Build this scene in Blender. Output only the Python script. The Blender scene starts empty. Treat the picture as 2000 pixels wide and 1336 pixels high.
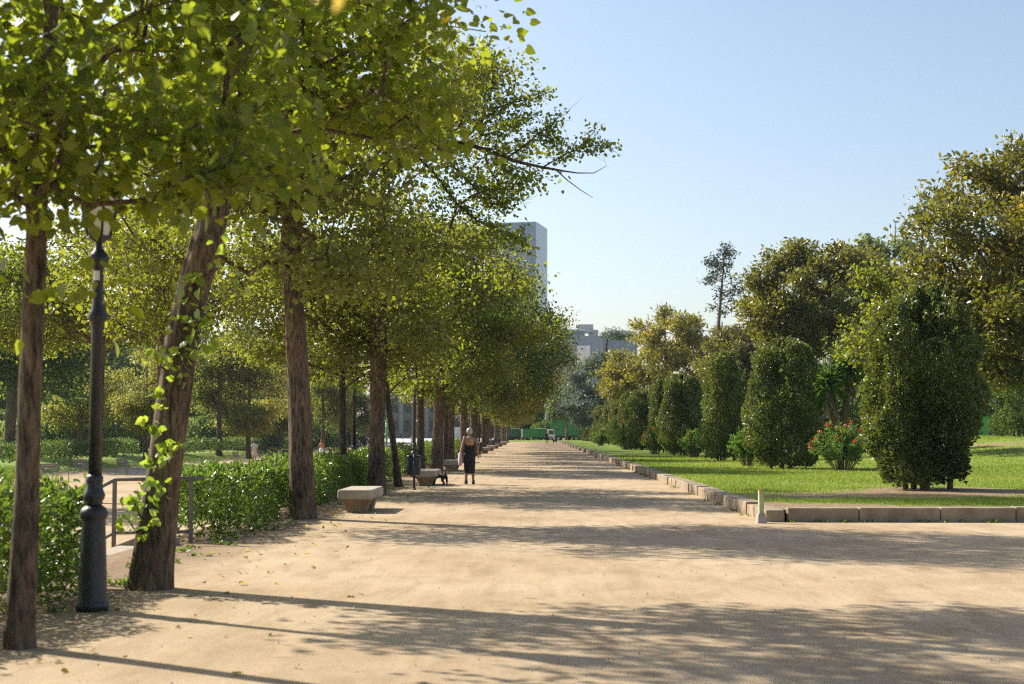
import bpy, bmesh, math, random
import numpy as np
from mathutils import Vector, Matrix, Euler

# ------------------------------------------------------------------ basics
SC = bpy.context.scene
COL = SC.collection
PI = math.pi
CAMZ = 1.57
FPX = 50.0 / 36.0 * 2000.0
PITCH = math.atan(177.0 / FPX)
YAW = math.atan(43.0 / FPX)
ROT = Euler((PI / 2 + PITCH, 0, YAW), 'XYZ').to_matrix()

def W(px, py, d):
    """world point on the plane Y = d that was measured at photo position px, py"""
    v = ROT @ Vector(((px - 1000.0) / FPX, (668.0 - py) / FPX, -1.0))
    k = d / v.y
    return Vector((v.x * k, d, CAMZ + v.z * k))

def rng_(seed):
    return np.random.default_rng(seed)

def nrm(v):
    return v / (np.linalg.norm(v, axis=-1, keepdims=True) + 1e-9)

class Noise3:
    def __init__(self, seed, scale, n=10):
        r = rng_(seed)
        self.k = nrm(r.normal(size=(n, 3))) * (r.uniform(.5, 1.6, size=(n, 1)) / scale) * 2.2
        self.p = r.uniform(0, 6.28, size=n)
        self.n = n
    def __call__(self, P):
        return np.sin(P @ self.k.T + self.p).sum(-1) / math.sqrt(self.n / 2.0)

def tag(o, label=None, cat=None, group=None, kind=None):
    if label: o['label'] = label
    if cat: o['category'] = cat
    if group: o['group'] = group
    if kind: o['kind'] = kind
    return o

def empty(name, loc=(0, 0, 0), rz=0.0):
    o = bpy.data.objects.new(name, None)
    o.empty_display_size = .2
    o.location = loc
    o.rotation_euler = (0, 0, rz)
    COL.objects.link(o)
    return o

def link(name, me, mat=None, parent=None, loc=None):
    o = bpy.data.objects.new(name, me)
    COL.objects.link(o)
    if mat and not me.materials:
        me.materials.append(mat)
    if parent: o.parent = parent
    if loc: o.location = loc
    return o

def copy_tree(o, parent=None):
    c = o.copy()
    COL.objects.link(c)
    if parent: c.parent = parent
    for ch in list(o.children):
        copy_tree(ch, c)
    return c

def np_mesh(name, V, F, rnd=None, smooth=False):
    me = bpy.data.meshes.new(name)
    V = np.ascontiguousarray(V, dtype=np.float32)
    F = np.ascontiguousarray(F, dtype=np.int32)
    m, k = F.shape
    me.vertices.add(len(V)); me.vertices.foreach_set('co', V.ravel())
    me.loops.add(m * k); me.loops.foreach_set('vertex_index', F.ravel())
    me.polygons.add(m)
    me.polygons.foreach_set('loop_start', np.arange(0, m * k, k, dtype=np.int32))
    if smooth:
        me.polygons.foreach_set('use_smooth', np.ones(m, dtype=bool))
    me.update(calc_edges=True)
    if rnd is not None:
        a = me.attributes.new('rnd', 'FLOAT', 'FACE')
        a.data.foreach_set('value', np.ascontiguousarray(rnd, dtype=np.float32))
    return me

# ------------------------------------------------------------------ hard surface mesh builder
class MB:
    def __init__(self):
        self.v = []; self.f = []; self.sm = []
    def add(self, vs, fs, smooth=False):
        b = len(self.v)
        self.v += [tuple(p) for p in vs]
        for f in fs:
            self.f.append(tuple(i + b for i in f)); self.sm.append(smooth)
        return self
    def box(self, c, s, rz=0.0, taper=1.0, rx=0.0):
        hx, hy, hz = s[0] / 2, s[1] / 2, s[2] / 2
        vs = []
        for z, t in ((-hz, 1.0), (hz, taper)):
            for x, y in ((-hx, -hy), (hx, -hy), (hx, hy), (-hx, hy)):
                vs.append(Vector((x * t, y * t, z)))
        M = Euler((rx, 0, rz), 'XYZ').to_matrix()
        vs = [M @ v + Vector(c) for v in vs]
        return self.add(vs, [(3, 2, 1, 0), (4, 5, 6, 7), (0, 1, 5, 4), (1, 2, 6, 5), (2, 3, 7, 6), (3, 0, 4, 7)])
    def tube(self, pts, radii, n=8, cap=True, smooth=True):
        pts = [Vector(p) for p in pts]
        if not hasattr(radii, '__len__'): radii = [radii] * len(pts)
        vs = []; fs = []
        prev = None
        for i, p in enumerate(pts):
            a = pts[max(i - 1, 0)]; b = pts[min(i + 1, len(pts) - 1)]
            t = (b - a).normalized()
            if prev is None:
                u = t.orthogonal().normalized()
            else:
                u = (prev - t * prev.dot(t)).normalized()
            prev = u
            w = t.cross(u)
            for k in range(n):
                an = 2 * PI * k / n
                vs.append(p + (u * math.cos(an) + w * math.sin(an)) * radii[i])
        for i in range(len(pts) - 1):
            for k in range(n):
                a = i * n + k; b = i * n + (k + 1) % n
                fs.append((a, b, b + n, a + n))
        self.add(vs, fs, smooth)
        if cap:
            b0 = len(self.v) - len(vs)
            self.f.append(tuple(b0 + k for k in reversed(range(n)))); self.sm.append(False)
            e = b0 + (len(pts) - 1) * n
            self.f.append(tuple(e + k for k in range(n))); self.sm.append(False)
        return self
    def lathe(self, prof, c=(0, 0, 0), n=16, smooth=True, flute=0.0, nf=8):
        vs = []; fs = []
        for r, z in prof:
            for k in range(n):
                an = 2 * PI * k / n
                q = r * (1 + flute * math.cos(nf * an))
                vs.append((c[0] + q * math.cos(an), c[1] + q * math.sin(an), c[2] + z))
        for i in range(len(prof) - 1):
            for k in range(n):
                a = i * n + k; b = i * n + (k + 1) % n
                fs.append((a, b, b + n, a + n))
        fs.append(tuple(reversed(range(n))))
        e = (len(prof) - 1) * n
        fs.append(tuple(range(e, e + n)))
        return self.add(vs, fs, smooth)
    def prism(self, poly, y0, y1, axis='y'):
        """poly of (a, b) swept along an axis"""
        n = len(poly); vs = []
        for y in (y0, y1):
            for a, b in poly:
                vs.append((a, y, b) if axis == 'y' else ((y, a, b) if axis == 'x' else (a, b, y)))
        fs = [tuple(range(n)), tuple(reversed(range(n, 2 * n)))]
        for i in range(n):
            j = (i + 1) % n
            fs.append((j, i, i + n, j + n))
        return self.add(vs, fs)
    def build(self, name, mat=None, parent=None, loc=None, bevel=0.0, seg=2):
        me = bpy.data.meshes.new(name)
        me.from_pydata(self.v, [], self.f)
        me.polygons.foreach_set('use_smooth', self.sm)
        bm = bmesh.new(); bm.from_mesh(me)
        bmesh.ops.recalc_face_normals(bm, faces=bm.faces)
        bm.to_mesh(me); bm.free()
        o = link(name, me, mat, parent, loc)
        if bevel:
            b = o.modifiers.new('edge', 'BEVEL'); b.width = bevel; b.segments = seg; b.limit_method = 'ANGLE'
        return o

# ------------------------------------------------------------------ materials
def new_mat(name):
    m = bpy.data.materials.new(name); m.use_nodes = True
    nt = m.node_tree; nt.nodes.clear()
    out = nt.nodes.new('ShaderNodeOutputMaterial')
    return m, nt, out

def N(nt, typ, **kw):
    n = nt.nodes.new(typ)
    for k, v in kw.items():
        setattr(n, k, v)
    return n

def ramp(nt, stops, interp='LINEAR'):
    r = N(nt, 'ShaderNodeValToRGB')
    r.color_ramp.interpolation = interp
    e = r.color_ramp.elements
    while len(e) < len(stops): e.new(.5)
    for i, (p, c) in enumerate(stops):
        e[i].position = p
        e[i].color = (c[0], c[1], c[2], 1)
    return r

def plain(name, col, rough=.6, metal=0.0, var=.25, scale=6.0, bump=0.0, bscale=40.0, spec=.5):
    """solid colour with mottled wear"""
    m, nt, out = new_mat(name)
    b = N(nt, 'ShaderNodeBsdfPrincipled')
    b.inputs['Roughness'].default_value = rough
    b.inputs['Metallic'].default_value = metal
    b.inputs['Specular IOR Level'].default_value = spec
    tc = N(nt, 'ShaderNodeTexCoord')
    no = N(nt, 'ShaderNodeTexNoise'); no.inputs['Scale'].default_value = scale; no.inputs['Detail'].default_value = 5
    nt.links.new(tc.outputs['Object'], no.inputs['Vector'])
    lo = [c * (1 - var) for c in col]; hi = [min(1, c * (1 + var)) for c in col]
    r = ramp(nt, [(.3, lo), (.7, hi)])
    nt.links.new(no.outputs['Fac'], r.inputs['Fac'])
    nt.links.new(r.outputs['Color'], b.inputs['Base Color'])
    if bump:
        n2 = N(nt, 'ShaderNodeTexNoise'); n2.inputs['Scale'].default_value = bscale; n2.inputs['Detail'].default_value = 4
        nt.links.new(tc.outputs['Object'], n2.inputs['Vector'])
        bp = N(nt, 'ShaderNodeBump'); bp.inputs['Strength'].default_value = bump; bp.inputs['Distance'].default_value = .02
        nt.links.new(n2.outputs['Fac'], bp.inputs['Height'])
        nt.links.new(bp.outputs['Normal'], b.inputs['Normal'])
    nt.links.new(b.outputs['BSDF'], out.inputs['Surface'])
    return m

def leaf_mat(name, stops, under=None, under_f=.6, trans=(.30, .42, .04), tf=.4, rough=.42, spec=.35, dk=1.0, tree_var=.0, var_col=(.3, .16, .04)):
    m, nt, out = new_mat(name)
    L = nt.links.new
    at = N(nt, 'ShaderNodeAttribute'); at.attribute_name = 'rnd'
    r = ramp(nt, stops)
    L(at.outputs['Fac'], r.inputs['Fac'])
    col = r.outputs['Color']
    if tree_var:
        oi = N(nt, 'ShaderNodeObjectInfo')
        mu = N(nt, 'ShaderNodeMath', operation='MULTIPLY'); mu.inputs[1].default_value = tree_var
        L(oi.outputs['Random'], mu.inputs[0])
        mx = N(nt, 'ShaderNodeMix', data_type='RGBA')
        L(mu.outputs[0], mx.inputs['Factor']); L(col, mx.inputs['A']); mx.inputs['B'].default_value = (*var_col, 1)
        col = mx.outputs['Result']
    front = col
    if under:
        ge = N(nt, 'ShaderNodeNewGeometry')
        mu2 = N(nt, 'ShaderNodeMath', operation='MULTIPLY'); mu2.inputs[1].default_value = under_f
        L(ge.outputs['Backfacing'], mu2.inputs[0])
        mx2 = N(nt, 'ShaderNodeMix', data_type='RGBA')
        L(mu2.outputs[0], mx2.inputs['Factor']); L(col, mx2.inputs['A']); mx2.inputs['B'].default_value = (*under, 1)
        col = mx2.outputs['Result']
    b = N(nt, 'ShaderNodeBsdfPrincipled')
    b.inputs['Roughness'].default_value = rough
    b.inputs['Specular IOR Level'].default_value = spec
    if dk != 1.0:
        dm = N(nt, 'ShaderNodeMix', data_type='RGBA', blend_type='MULTIPLY'); dm.inputs['Factor'].default_value = 1
        L(col, dm.inputs['A']); dm.inputs['B'].default_value = (dk, dk, dk, 1); col = dm.outputs['Result']
    L(col, b.inputs['Base Color'])
    t = N(nt, 'ShaderNodeBsdfTranslucent')
    mt = N(nt, 'ShaderNodeMix', data_type='RGBA', blend_type='MIX'); mt.inputs['Factor'].default_value = .6
    sc = N(nt, 'ShaderNodeMix', data_type='RGBA', blend_type='MULTIPLY'); sc.inputs['Factor'].default_value = 1
    L(front, sc.inputs['A']); sc.inputs['B'].default_value = (3.2, 3.0, 1.6, 1)
    L(sc.outputs['Result'], mt.inputs['A']); mt.inputs['B'].default_value = (*trans, 1)
    L(mt.outputs['Result'], t.inputs['Color'])
    ms = N(nt, 'ShaderNodeMixShader'); ms.inputs['Fac'].default_value = tf
    L(b.outputs['BSDF'], ms.inputs[1]); L(t.outputs['BSDF'], ms.inputs[2])
    L(ms.outputs['Shader'], out.inputs['Surface'])
    return m

def bark_mat(name, dark, light, zs=.12, scale=22.0, bump=.8):
    m, nt, out = new_mat(name)
    L = nt.links.new
    tc = N(nt, 'ShaderNodeTexCoord')
    mp = N(nt, 'ShaderNodeMapping'); mp.inputs['Scale'].default_value = (1, 1, zs)
    L(tc.outputs['Object'], mp.inputs['Vector'])
    no = N(nt, 'ShaderNodeTexNoise'); no.inputs['Scale'].default_value = scale; no.inputs['Detail'].default_value = 7; no.inputs['Roughness'].default_value = .65
    L(mp.outputs['Vector'], no.inputs['Vector'])
    n2 = N(nt, 'ShaderNodeTexNoise'); n2.inputs['Scale'].default_value = 1.7; n2.inputs['Detail'].default_value = 4
    L(tc.outputs['Object'], n2.inputs['Vector'])
    r = ramp(nt, [(.36, dark), (.62, light)])
    L(no.outputs['Fac'], r.inputs['Fac'])
    r2 = ramp(nt, [(.35, (.62, .62, .62)), (.68, (1.2, 1.12, 1.0))])
    L(n2.outputs['Fac'], r2.inputs['Fac'])
    mx = N(nt, 'ShaderNodeMix', data_type='RGBA', blend_type='MULTIPLY'); mx.inputs['Factor'].default_value = 1
    L(r.outputs['Color'], mx.inputs['A']); L(r2.outputs['Color'], mx.inputs['B'])
    b = N(nt, 'ShaderNodeBsdfPrincipled'); b.inputs['Roughness'].default_value = .9; b.inputs['Specular IOR Level'].default_value = .2
    L(mx.outputs['Result'], b.inputs['Base Color'])
    bp = N(nt, 'ShaderNodeBump'); bp.inputs['Strength'].default_value = bump; bp.inputs['Distance'].default_value = .03
    L(no.outputs['Fac'], bp.inputs['Height']); L(bp.outputs['Normal'], b.inputs['Normal'])
    L(b.outputs['BSDF'], out.inputs['Surface'])
    return m

M = {}
M['bark'] = bark_mat('linden_bark', (.04, .03, .022), (.23, .17, .118), zs=.2, scale=26, bump=1.0)
M['bark_pale'] = bark_mat('pale_bark', (.13, .10, .075), (.30, .25, .20), zs=.35, scale=14)
M['bark_dark'] = bark_mat('dark_bark', (.03, .024, .02), (.11, .085, .068))
M['linden'] = leaf_mat('linden_leaf', [(0, (.035, .075, .012)), (.45, (.06, .12, .016)), (.8, (.115, .165, .02)), (.95, (.22, .21, .03)), (1, (.26, .15, .04))],
                       under=(.22, .25, .11), under_f=.3, trans=(.62, .66, .03), dk=.42, tf=.47)
M['linden_silver'] = leaf_mat('silver_linden_leaf', [(0, (.03, .062, .014)), (.5, (.055, .10, .02)), (.85, (.12, .15, .03)), (1, (.27, .22, .07))],
                       under=(.36, .34, .19), under_f=.5, trans=(.62, .62, .04), dk=.5, tf=.38)
M['linden_far'] = leaf_mat('far_linden_leaf', [(0, (.03, .065, .012)), (.5, (.06, .105, .016)), (.85, (.14, .155, .025)), (1, (.26, .17, .05))],
                       under=(.26, .25, .12), under_f=.3, trans=(.52, .60, .03), dk=.45, tf=.39, tree_var=.35, var_col=(.17, .11, .03))
M['shoot'] = leaf_mat('fresh_leaf', [(0, (.08, .17, .02)), (.6, (.15, .25, .03)), (1, (.28, .32, .06))], under=(.34, .38, .2), under_f=.6, trans=(.5, .62, .05), tf=.45)
M['autumn'] = leaf_mat('autumn_leaf', [(0, (.05, .075, .018)), (.5, (.10, .12, .03)), (.8, (.19, .155, .05)), (1, (.32, .17, .07))],
                       trans=(.52, .50, .08), dk=.8, tf=.5, tree_var=.45, var_col=(.07, .11, .025))
M['darkleaf'] = leaf_mat('dark_leaf', [(0, (.022, .045, .014)), (.6, (.04, .075, .02)), (1, (.085, .12, .03))], trans=(.22, .34, .05), tf=.36)
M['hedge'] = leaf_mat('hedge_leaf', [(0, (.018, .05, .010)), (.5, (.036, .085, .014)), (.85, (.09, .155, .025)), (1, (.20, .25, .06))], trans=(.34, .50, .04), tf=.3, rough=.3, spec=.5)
M['laurel'] = leaf_mat('laurel_leaf', [(0, (.028, .055, .014)), (.5, (.055, .095, .02)), (.8, (.12, .16, .03)), (1, (.27, .25, .08))], trans=(.44, .47, .04), dk=.95, tf=.2, rough=.36, spec=.6)
M['magnolia'] = leaf_mat('magnolia_leaf', [(0, (.03, .055, .014)), (.45, (.055, .085, .018)), (.75, (.15, .14, .022)), (1, (.32, .21, .03))], under=(.24, .135, .045), under_f=.42, trans=(.52, .47, .04), dk=.75, tf=.30, rough=.3, spec=.5)
M['magnolia_yellow'] = leaf_mat('yellow_magnolia_leaf', [(0, (.06, .085, .016)), (.45, (.13, .145, .022)), (.8, (.26, .22, .03)), (1, (.36, .26, .04))], under=(.28, .18, .05), under_f=.4, trans=(.6, .5, .05), tf=.31, rough=.35, spec=.45)
M['oleander'] = leaf_mat('oleander_leaf', [(0, (.045, .105, .022)), (.6, (.085, .17, .035)), (1, (.17, .26, .07))], trans=(.3, .46, .06), tf=.32, rough=.4)
M['silver'] = leaf_mat('silver_needle', [(0, (.10, .14, .12)), (.6, (.17, .22, .19)), (1, (.27, .32, .27))], trans=(.25, .32, .22), tf=.2, rough=.6)
M['conifer'] = leaf_mat('conifer_needle', [(0, (.025, .035, .03)), (.7, (.05, .065, .05)), (1, (.09, .09, .06))], trans=(.08, .1, .06), tf=.15, rough=.7)
M['eucalypt'] = leaf_mat('pale_far_leaf', [(0, (.06, .10, .04)), (.6, (.11, .16, .06)), (1, (.18, .22, .09))], trans=(.38, .44, .12), tf=.46)
M['yucca'] = leaf_mat('yucca_blade', [(0, (.04, .10, .015)), (.7, (.08, .17, .025)), (1, (.15, .24, .05))], trans=(.25, .4, .05), tf=.25, rough=.35)
M['grass'] = leaf_mat('grass_blade', [(0, (.09, .15, .016)), (.5, (.15, .215, .025)), (.85, (.23, .265, .04)), (1, (.36, .31, .12))], trans=(.36, .42, .05), tf=.34, rough=.5)
M['red'] = leaf_mat('red_petal', [(0, (.45, .02, .03)), (1, (.65, .06, .08))], trans=(.6, .05, .05), tf=.3)
M['whitepetal'] = plain('cream_petal', (.72, .68, .55), .7)
M['iron'] = plain('painted_cast_iron', (.022, .024, .028), .42, .0, .35, 9, .25, 60)
M['iron_bin'] = plain('painted_bin_steel', (.022, .027, .038), .45, .0, .3, 8)
M['steel'] = plain('galvanised_rail', (.13, .12, .11), .5, .3, .2, 12)
M['stone'] = plain('bench_stone', (.40, .34, .27), .85, 0, .2, 7, .5, 70)
M['stone_dark'] = plain('bench_base_stone', (.33, .23, .14), .9, 0, .25, 6, .5, 60)
M['kerb'] = plain('kerb_stone', (.29, .222, .15), .9, 0, .28, 3.5, .6, 45)
M['concrete'] = plain('rough_concrete', (.38, .34, .29), .9, 0, .2, 9, .5, 60)
M['slat'] = plain('weathered_slats', (.30, .24, .19), .7, 0, .25, 10)
M['chairmetal'] = plain('chair_metal', (.35, .33, .30), .4, .6, .15, 8)
M['glass_lamp'] = plain('lamp_glass', (.72, .70, .64), .25, 0, .08, 5)
M['white'] = plain('white_paint', (.75, .75, .74), .4, 0, .06, 3)
M['green_paint'] = plain('green_truck_paint', (.025, .21, .05), .45, 0, .15, 2)
M['green_dark'] = plain('dark_green_paint', (.02, .11, .035), .5, 0, .2, 2)
M['lime_paint'] = plain('lime_post_paint', (.20, .56, .10), .45, 0, .1, 3)
M['rubber'] = plain('tyre_rubber', (.02, .02, .02), .8)
M['darkglass'] = plain('dark_window', (.03, .04, .05), .08, 0, .2, 3, spec=.8)
M['chrome'] = plain('grey_metal', (.4, .4, .4), .35, .8, .1)
M['skin'] = plain('tanned_skin', (.46, .24, .14), .5, 0, .1, 9)
M['skin_tattoo'] = plain('tattooed_skin', (.30, .17, .115), .55, 0, .5, 22)
M['black_cloth'] = plain('black_cloth', (.012, .012, .014), .85, 0, .2, 14)
M['grey_hair'] = plain('silver_hair', (.42, .42, .43), .5, 0, .35, 60)
M['dark_hair'] = plain('dark_hair', (.03, .02, .016), .5, 0, .3, 50)
M['brown_hair'] = plain('brown_hair', (.20, .10, .06), .5, 0, .3, 50)
M['pink'] = plain('pink_canvas', (.62, .40, .50), .8, 0, .12, 8)
M['grey_cloth'] = plain('pale_grey_cloth', (.58, .58, .60), .85, 0, .1, 8)
M['beige_cloth'] = plain('beige_cloth', (.66, .58, .50), .85, 0, .1, 8)
M['orange_cloth'] = plain('orange_cloth', (.75, .16, .04), .8, 0, .1, 8)
M['white_cloth'] = plain('white_cloth', (.78, .78, .80), .85, 0, .06, 8)
M['teal_cloth'] = plain('teal_cloth', (.20, .42, .45), .85, 0, .12, 8)
M['navy_cloth'] = plain('navy_cloth', (.03, .04, .08), .85, 0, .2, 8)
M['red_cloth'] = plain('red_cloth', (.60, .06, .05), .85, 0, .12, 8)
M['fur_black'] = plain('black_fur', (.012, .011, .011), .7, 0, .4, 40)
M['fur_tan'] = plain('dark_tan_fur', (.06, .03, .02), .75, 0, .5, 25)

M['linden_brown'] = leaf_mat('browning_linden_leaf', [(0, (.05, .06, .014)), (.45, (.10, .095, .02)), (.8, (.18, .13, .03)), (1, (.30, .17, .05))], under=(.28, .24, .13), under_f=.45, trans=(.52, .44, .04), dk=.55, tf=.36)
M['linden_deep'] = leaf_mat('deep_linden_leaf', [(0, (.02, .05, .012)), (.5, (.04, .08, .015)), (.85, (.085, .125, .02)), (1, (.2, .19, .04))], under=(.2, .22, .11), under_f=.4, trans=(.45, .54, .03), dk=.5, tf=.24)
EXPOSURE = 0.82
HAZE = 0.00013

# ------------------------------------------------------------------ leaves
def half_leaf(pts, fold=.25, droop=.12):
    """two-part leaf: pts are (along, across) of one margin from base to tip"""
    n = len(pts)
    T = [(0, 0, 0), (1.0, 0, -droop)]
    for s in (1, -1):
        for a, b in pts:
            T.append((a, s * b, fold * b - droop * a * a))
    f1 = [0] + list(range(2, 2 + n)) + [1]
    f2 = [1] + list(reversed(range(2 + n, 2 + 2 * n))) + [0]
    f1 = list(reversed(f1)); f2 = list(reversed(f2))
    return np.array(T, dtype=np.float32), np.array([f1, f2], dtype=np.int32)

HEART = half_leaf([(-.10, .24), (.12, .47), (.45, .46), (.78, .20)])
MID = half_leaf([(.10, .36), (.55, .36)])
OVAL = half_leaf([(.22, .20), (.62, .22)], fold=.3)
LANCE = half_leaf([(.3, .085), (.7, .07)], fold=.5, droop=.2)
BLADE = half_leaf([(.12, .045), (.6, .04)], fold=.6, droop=.25)
TRI = (np.array([(0, -.5, 0), (0, .5, 0), (1, 0, .0)], dtype=np.float32), np.array([[0, 1, 2]], dtype=np.int32))

def leaf_geo(P, A, Nn, S, tm, rnd):
    T, F = tm
    A = nrm(A)
    Nn = nrm(Nn - A * (A * Nn).sum(-1, keepdims=True))
    B = np.cross(Nn, A)
    S = np.broadcast_to(np.asarray(S, dtype=np.float32), (len(P),))
    zf = rng_(len(P)).uniform(-.4, 2.4, len(P))[:, None, None]   # every leaf curls and folds differently
    V = P[:, None, :] + S[:, None, None] * (T[None, :, 0, None] * A[:, None, :] + T[None, :, 1, None] * B[:, None, :] + zf * T[None, :, 2, None] * Nn[:, None, :])
    k = len(T)
    FF = F[None] + (np.arange(len(P), dtype=np.int32) * k)[:, None, None]
    return V.reshape(-1, 3), FF.reshape(-1, F.shape[1]), np.repeat(rnd, len(F))

def foliage(name, P, A, Nn, S, tm, rnd, mat, parent):
    V, F, R = leaf_geo(P, A, Nn, S, tm, np.clip(rnd, 0, 1))
    return link(name, np_mesh(name, V, F, R), mat, parent)

def spray(C, D, n, sd, rng, droop=.35, updown=.75, tilt=.75):
    """n leaves round each cluster centre C, D outward directions"""
    k = len(C)
    c = np.repeat(C, n, 0); d = np.repeat(D, n, 0)
    off = np.clip(rng.normal(size=(k * n, 3)), -1.6, 1.6) * np.array(sd)
    # elongate along the twig
    off += d * (rng.uniform(-1, 1, size=(k * n, 1)) * sd[0] * .9)
    P = c + off
    A = d * .55 + rng.normal(size=P.shape) * .6 + np.array([0, 0, -droop])
    Nn = rng.normal(size=P.shape) * tilt + np.array([0, 0, updown]) + d * .2
    return P, A, Nn

# ------------------------------------------------------------------ tree skeletons
def skeleton(trunk, trad, targets, rng, seg=.45, zmin=None, bias=.28, rtip=.006, power=.5, sag=.10):
    pos = [np.array(p, dtype=float) for p in trunk]
    par = [i - 1 for i in range(len(trunk))]
    root = [0.0]
    for i in range(1, len(trunk)):
        root.append(root[-1] + np.linalg.norm(pos[i] - pos[i - 1]))
    nt = len(trunk)
    base = pos[int(nt * .45)]
    ok = [p[2] >= (zmin if zmin is not None else 0) for p in pos]
    cap = 20000
    arr = np.zeros((cap, 3)); arr[:nt] = np.array(pos)
    rt = np.zeros(cap); rt[:nt] = root
    okA = np.zeros(cap, bool); okA[:nt] = ok
    cnt = nt
    par = par + [0] * (cap - nt)
    order = np.argsort(np.linalg.norm(targets - base, axis=1))
    tipn = np.zeros(len(targets), int)
    for ti in order:
        t = targets[ti]
        dv = t - arr[:cnt]
        ds = np.linalg.norm(dv, axis=1)
        cost = ds + bias * rt[:cnt] + np.where(dv[:, 2] < -.1 * ds, .5 * ds, 0)
        cost[~okA[:cnt]] = 1e9
        j = int(np.argmin(cost))
        dist = ds[j]
        m = max(1, int(dist / seg))
        p0 = arr[j].copy(); prev = j
        w = rng.normal(size=3) * .10 * dist
        for q in range(1, m + 1):
            f = q / m
            p = p0 + (t - p0) * f + w * math.sin(PI * f) + np.array([0, 0, sag * dist * math.sin(PI * f)])
            if q < m: p = p + rng.normal(size=3) * .03
            arr[cnt] = p; par[cnt] = prev; rt[cnt] = rt[prev] + dist / m; okA[cnt] = True
            prev = cnt; cnt += 1
        tipn[ti] = prev
    num = np.zeros(cnt)
    num[tipn] += 1
    for i in range(cnt - 1, nt - 1, -1):
        num[par[i]] += num[i] if par[i] >= nt else 0
    rad = rtip * np.maximum(num, 1) ** power
    for i in range(nt): rad[i] = trad[i]
    pp = np.array(par[:cnt])
    D = np.zeros((cnt, 3)); D[1:] = arr[1:cnt] - arr[pp[1:]]
    return arr[:cnt], pp, rad, nt, nrm(D)[tipn]

def limb_mesh(name, arr, par, rad, nt, sides=6):
    idx = np.arange(nt, len(arr))
    a = arr[par[idx]]; b = arr[idx]
    rb = rad[idx]; ra = np.where(par[idx] >= nt, np.minimum(rad[par[idx]], rb * 1.5), np.minimum(rad[par[idx]], rb * 1.25))
    t = nrm(b - a)
    up = np.where(np.abs(t[:, 2:3]) > .9, np.array([[1., 0, 0]]), np.array([[0, 0, 1.]]))
    u = nrm(np.cross(t, up)); w = np.cross(t, u)
    an = 2 * PI * np.arange(sides) / sides
    ca, sa = np.cos(an), np.sin(an)
    ring = u[:, None, :] * ca[None, :, None] + w[:, None, :] * sa[None, :, None]
    over = t * (rb * .5)[:, None]
    V = np.concatenate([(a - over * .5)[:, None, :] + ring * ra[:, None, None], (b + over)[:, None, :] + ring * rb[:, None, None]], 1)
    F = []
    for k in range(sides):
        j = (k + 1) % sides
        F.append((k, j, j + sides, k + sides))
    F = np.array(F, dtype=np.int32)
    FF = F[None] + (np.arange(len(idx), dtype=np.int32) * 2 * sides)[:, None, None]
    return V.reshape(-1, 3), FF.reshape(-1, 4)

def trunk_mesh(name, pts, radii, sides=22, ridge=.06, seed=0, flare=1.0, step=.09):
    """bark-ridged trunk swept along pts"""
    pts = np.array(pts, float); radii = np.array(radii, float)
    L = np.concatenate([[0], np.cumsum(np.linalg.norm(np.diff(pts, axis=0), axis=1))])
    m = max(6, int(L[-1] / step))
    s = np.linspace(0, L[-1], m)
    # smooth interpolation
    P = np.stack([np.interp(s, L, pts[:, k]) for k in range(3)], 1)
    for _ in range(3):
        P[1:-1] = (P[:-2] + 2 * P[1:-1] + P[2:]) / 4
    R = np.interp(s, L, radii)
    r = rng_(seed)
    ph = r.uniform(0, 6.28, 8)
    an = 2 * PI * np.arange(sides) / sides
    V = []
    nk = max(2, int(L[-1] / 1.1)); kz = r.uniform(.3, L[-1] * .75, nk); ka = r.uniform(0, 6.28, nk); kr = r.uniform(.05, .14, nk)
    for i in range(m):
        z = s[i]
        fl = 1 + flare * .38 * math.exp(-z / .16) * (1 + .35 * np.sin(5 * an + ph[0])) + .12 * flare * math.exp(-z / .6)
        q = np.sin(9 * an + ph[1] + 1.3 * math.sin(z * 2.1 + ph[2])) * .6 + np.sin(5 * an + ph[3] + z * .8) * .5 + np.sin(13 * an + ph[4] + 1.7 * math.sin(z * 3.3 + ph[5])) * .5
        lump = .05 * np.sin(2 * an + z * 1.1 + ph[6]) + .03 * math.sin(z * 2.7 + ph[7])
        kn = 0
        for z_, a_, w_ in zip(kz, ka, kr):
            if abs(z - z_) < .5:
                da = (an - a_ + PI) % (2 * PI) - PI
                kn = kn + ridge * 2.6 * np.exp(-((z - z_) / w_) ** 2 - (da / .38) ** 2)
        rr = R[i] * fl * (1 + ridge * q + lump + kn)
        V.append(np.stack([P[i, 0] + rr * np.cos(an), P[i, 1] + rr * np.sin(an), np.full(sides, P[i, 2])], 1))
    V = np.concatenate(V)
    F = []
    for i in range(m - 1):
        for k in range(sides):
            a = i * sides + k; b = i * sides + (k + 1) % sides
            F.append((a, b, b + sides, a + sides))
    return V, np.array(F)

def fill(ells, n, rng, shell=.55, gap=None, gthr=.55, zmin=None):
    """cluster centres in a union of ellipsoids (cx,cy,cz,rx,ry,rz), denser to the shell, with gaps"""
    out = []
    vol = np.array([e[3] * e[4] * e[5] for e in ells]) ** .8
    vol = vol / vol.sum()
    tries = 0
    while len(out) < n and tries < 60:
        tries += 1
        k = rng.choice(len(ells), size=n, p=vol)
        E = np.array(ells)[k]
        d = nrm(rng.normal(size=(n, 3)))
        q = rng.uniform(0, 1, size=n) ** (1 / 3)
        q = np.where(rng.uniform(size=n) < shell, np.maximum(q, rng.uniform(.72, 1.0, n)), q)
        P = E[:, :3] + d * q[:, None] * E[:, 3:]
        keep = np.ones(n, bool)
        if gap is not None: keep &= gap(P) < gthr
        if zmin is not None: keep &= P[:, 2] > zmin
        out += list(P[keep])
    return np.array(out[:n])

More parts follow.
